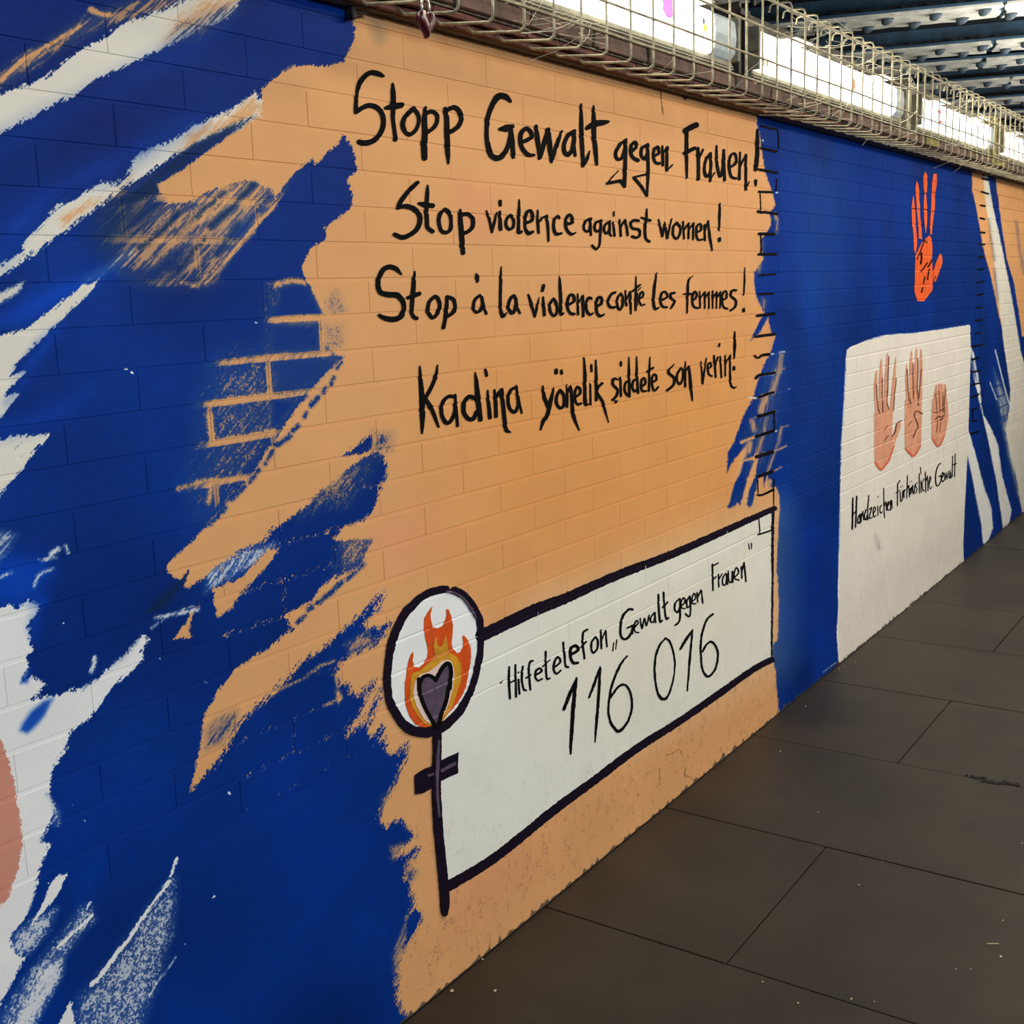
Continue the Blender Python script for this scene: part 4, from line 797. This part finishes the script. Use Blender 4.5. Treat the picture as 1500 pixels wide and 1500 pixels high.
# ------------------------------------------------------------------ wire guards in front of the lamps
WIRE = mat('dusty_wire', (196, 186, 152), .6, noise=.35, nscale=40, metal=.25)
GY = -.2
vb = [(0, -.066, 1.9745 - .004), (0, -.072, 1.936), (0, -.085, 1.926), (0, -.16, 1.917), (0, -.19, 1.914), (0, -.199, 1.920), (0, GY, 1.934), (0, GY, 2.172), (0, -.196, 2.182), (0, -.188, 2.186), (0, -.147, 2.188), (0, -.139, 2.184), (0, -.136, 2.168)]
vm = []
for q in range(3):
    bm = bmesh.new(); pts = [(p[0] + rng.uniform(-.0012, .0012), p[1], p[2]) for p in vb[1:]]; pts = [(0, -.060, ZT + .03)] * 0 + pts
    tube(bm, pts, .0029, 6); me = bm_mesh('wire', bm, True); me.materials.append(WIRE); vm.append(me)
def guard(x0, x1, label):
    g = empty('wire_guard', (x0, GY, 1.93)); tag(g, label, 'wire guard', 'wire guards over the strip lamps')
    n = 0; x = x0
    while x <= x1 + .001:
        o = bpy.data.objects.new('wire', vm[n % 3]); COL.objects.link(o); o.parent = g; o.matrix_parent_inverse = Matrix.Translation(-Vector(g.location)); o.location = (x, 0, 0)
        x += .1; n += 1
    for y, z in ((GY - .0042, 1.953), (GY - .0042, 2.012), (GY - .0042, 2.089), (GY - .0042, 2.160), (-.150, 2.1935)):
        bm = bmesh.new(); k = int((x1 - x0) / .1)
        tube(bm, [(x0 - .012 + (x1 - x0 + .024) * i / k, y, z + rng.uniform(-.0008, .0008)) for i in range(k + 1)], .0027, 6)
        o = link('wire', bm_mesh('wire', bm, True), WIRE, g); o.matrix_parent_inverse = Matrix.Translation(-Vector(g.location))
    return g
guard(-1.727, -.527, 'wire guard at the left end, over the lamp above the blue paint')
guard(-.427, 2.473 + .05, 'long wire guard over the pink and amber stickered lamps')
guard(2.56, 5.46, 'wire guard over the lamp with the red scribble and beyond')
guard(5.50, 8.4, 'farthest wire guard past the right edge of the mural')
# cobwebs and dust threads caught in the guards
bm = bmesh.new()
def strand(a, b, r=.0008):
    a = Vector(a); b = Vector(b); m = (a + b) / 2 + Vector((rng.uniform(-.006, .006), rng.uniform(-.004, .004), -rng.uniform(.001, .01)))
    tube(bm, [a, m, b], [r, r * .8, r], 3, False)
for n in range(360):
    x = rng.choice([rng.uniform(.08, .32), rng.uniform(-.4, 5.5), rng.uniform(1.35, 2.5), rng.uniform(3.0, 5.3)])
    k = round((x - .073) / .1) * .1 + .073
    top = rng.random() < .45
    if top: z = rng.uniform(2.10, 2.186); y = rng.uniform(-.2, -.06)
    else: z = rng.uniform(1.93, 2.03); y = rng.uniform(-.2, -.08)
    r = rng.choice([.0004, .0007, .0013], p=[.6, .32, .08])
    strand((k, GY if rng.random() < .7 else y, z), (k + rng.uniform(-.1, .1), min(-.065, y + rng.uniform(-.03, .05)), z + rng.uniform(-.05, .04)), r)
tag(link('cobweb', bm_mesh('cobweb', bm), mat('dusty_cobweb', (206, 198, 172), .9)), 'dusty cobwebs hanging in the wire guards', 'cobweb', kind='stuff')

# ------------------------------------------------------------------ heart padlock on the guard
c = onY(624, 33, -.215); lk = empty('padlock', (c[0], -.215, c[2])); tag(lk, 'small dark red heart-shaped padlock hanging from the wire guard', 'padlock')
RED = mat('dark_red_lacquer', (66, 5, 14), .3, spec=.6); STEEL = mat('bright_shackle', (206, 196, 178), .3, metal=.8)
bm = bmesh.new(); n = 36; out = []
for i in range(n):
    t = 2 * math.pi * i / n; out.append((16 * math.sin(t) ** 3 / 16 * .0195, (13 * math.cos(t) - 5 * math.cos(2 * t) - 2 * math.cos(3 * t) - math.cos(4 * t)) / 16 * .0225))
layers = []
for y, s in ((-.007, .80), (-.0055, .95), (-.002, 1), (.002, 1), (.0055, .95), (.007, .8)): layers.append([bm.verts.new((a * s, y, b * s)) for a, b in out])
for A_, B_ in zip(layers[:-1], layers[1:]):
    for i in range(n): bm.faces.new((A_[i], A_[(i + 1) % n], B_[(i + 1) % n], B_[i]))
bm.faces.new(layers[0][::-1]); bm.faces.new(layers[-1])
link('body', bm_mesh('body', bm, True), RED, lk)['label'] = 'dark red heart body'
bm = bmesh.new(); tube(bm, [(-.0095, 0, .008)] + [(-.0095 * math.cos(t), 0, .026 + .0095 * math.sin(t)) for t in np.linspace(0, math.pi, 9)] + [(.0095, 0, .008)], .0021, 8)
link('shackle', bm_mesh('shackle', bm, True), STEEL, lk)['label'] = 'pale steel shackle'
bm = bmesh.new(); box(bm, (-.0155, -.0078, .009), (-.0085, -.0065, .0155), .0006)
link('sticker', bm_mesh('sticker', bm), mat('pale_pink_label', (240, 196, 180), .5), lk)['label'] = 'tiny pale label'
bm = bmesh.new(); tube(bm, [(.004, -.0078, -.004), (.0005, -.0078, -.010), (-.001, -.0078, -.004)], .0006, 5)
link('engraving', bm_mesh('engraving', bm), mat('rose_scratch', (190, 70, 80), .4), lk)
# iron hook under the cornice
h = onY(532, 8, -.03); bm = bmesh.new()
box(bm, (h[0] - .016, -.020, ZT - .022), (h[0] - .006, -.001, ZT - .0005), .002); tube(bm, [(h[0] - .008, -.015, ZT - .012), (h[0] + .012, -.018, ZT - .008), (h[0] + .03, -.014, ZT - .005)], .003, 6)
tag(link('iron_hook', bm_mesh('iron_hook', bm), mat('black_iron', (26, 22, 20), .7)), 'black iron stub under the cornice beside the blue paint', 'hook')

# ------------------------------------------------------------------ riveted bridge girders
WHT = mat('flaking_white_paint', (238, 236, 222), .7, noise=.22, nscale=12, bump=.5, bscale=40); SBLUE = mat('blue_grey_steel', (60, 98, 126), .55, noise=.35, nscale=9)
RUST = mat('rusty_dirt', (96, 78, 62), .9, noise=.5, nscale=30, bump=.8, bscale=60); RIV = mat('slate_rivet', (78, 96, 108), .6, noise=.3, nscale=60)
GD = Vector((-.29, .957, 0)).normalized(); GN = Vector((GD.y, -GD.x, 0))
bm = bmesh.new(); bmesh.ops.create_uvsphere(bm, u_segments=10, v_segments=6, radius=.034)
for v in bm.verts:
    if v.co.z > 0: v.co.z *= .05
    else: v.co.z *= 1.0; v.co.x += v.co.z * -.35
rivet_me = bm_mesh('rivet', bm, True); rivet_me.materials.append(RIV)
def girder(cx, cy, H, label, seed, fw=.36):
    r_ = random.Random(seed); L0, L1 = -3.2, 1.25
    rootm = Matrix.Translation((cx, cy, H)) @ Matrix(((GD.x, GN.x, 0, 0), (GD.y, GN.y, 0, 0), (0, 0, 1, 0), (0, 0, 0, 1)))
    g = empty('bridge_girder'); g.matrix_world = rootm; tag(g, label, 'girder', 'riveted girders under the bridge')
    def part(name, m, fn, lab=None, smooth=False):
        bm = bmesh.new(); fn(bm); o = link(name, bm_mesh(name, bm, smooth), m, g)
        if lab: o['label'] = lab
        return o
    part('web', NAVYM, lambda b: box(b, (L0, -.009, .03), (L1, .009, .80)))
    part('flange', SBLUE, lambda b: box(b, (L0, -fw / 2, .012), (L1, fw / 2, .028), .003), 'blue grey bottom flange')
    for s in (-1, 1):
        part('angle', SBLUE, lambda b: (box(b, (L0, s * .0095, .0285), (L1, s * .13, .042), .002), box(b, (L0, s * .0095, .0425), (L1, s * .022, .14), .002)))
    part('top_flange', NAVYM, lambda b: box(b, (L0, -fw / 2, .785 - .03 + .045), (L1, fw / 2, .815), .003))
    x = L0 + r_.uniform(0, .3); n = 0
    while x < L1:
        ln = r_.uniform(.75, 1.0); x2 = min(x + ln, L1); y0 = -fw / 2 - .002 + r_.uniform(0, .008); y1 = fw / 2 + .004 - r_.uniform(0, .03)
        def plate(b):
            k = 14; top = []; low = []
            e = [(x + (x2 - x) * i / k, y0 + r_.uniform(-.003, .003)) for i in range(k + 1)] + [(x2 + r_.uniform(-.02, .02), y0 + (y1 - y0) * i / 5) for i in range(1, 5)] + [(x2 - (x2 - x) * i / k, y1 + r_.uniform(-.014, .010)) for i in range(k + 1)] + [(x + r_.uniform(-.02, .02), y1 - (y1 - y0) * i / 5) for i in range(1, 5)]
            vs = [b.verts.new((p[0], p[1], .0115)) for p in e]; f = b.faces.new(vs); r = bmesh.ops.extrude_face_region(b, geom=[f])
            for v in r['geom']:
                if isinstance(v, bmesh.types.BMVert): v.co.z = .0
            bmesh.ops.recalc_face_normals(b, faces=b.faces[:])
        part('cover_plate', WHT, plate, 'flaking white cover plate' if n == 0 else None)
        x = x2 + r_.uniform(.01, .03); n += 1
    i = 0; x = L0 + .1
    while x < L1 - .05:
        for y, dx in ((-.085, 0), (.085, .1)):
            o = bpy.data.objects.new('rivet', rivet_me); COL.objects.link(o); o.parent = g; o.location = (x + dx, y, .0015)
        x += .24
    def dirt(b):
        x = L0
        while x < L1:
            s = r_.uniform(.012, .03); q = bmesh.ops.create_icosphere(b, subdivisions=1, radius=s)
            for v in q['verts']: v.co = Vector((v.co.x * 1.8 + x, v.co.y - .085, v.co.z * .5 + .047))
            x += r_.uniform(.02, .06)
    tag(part('rust_crust', RUST, dirt, 'brown rust and dirt along the flange'), kind='stuff')
    return g
for q, (cx, cy, lab) in enumerate([(4.83, .36, 'nearest riveted girder, right above the blue field of the mural'), (5.85, .60, 'second riveted girder from the camera, with a torn white plate'), (6.42, .74, 'third riveted girder from the camera, close behind the second'), (7.36, .66, 'fourth riveted girder from the camera'), (8.40, .74, 'fifth riveted girder, small above the far lamps'), (9.3, .8, 'sixth riveted girder, barely showing over the far guard'), (3.9, .1, 'riveted girder overhead, just above the frame')]):
    girder(cx, cy, 2.8, lab, 20 + q)
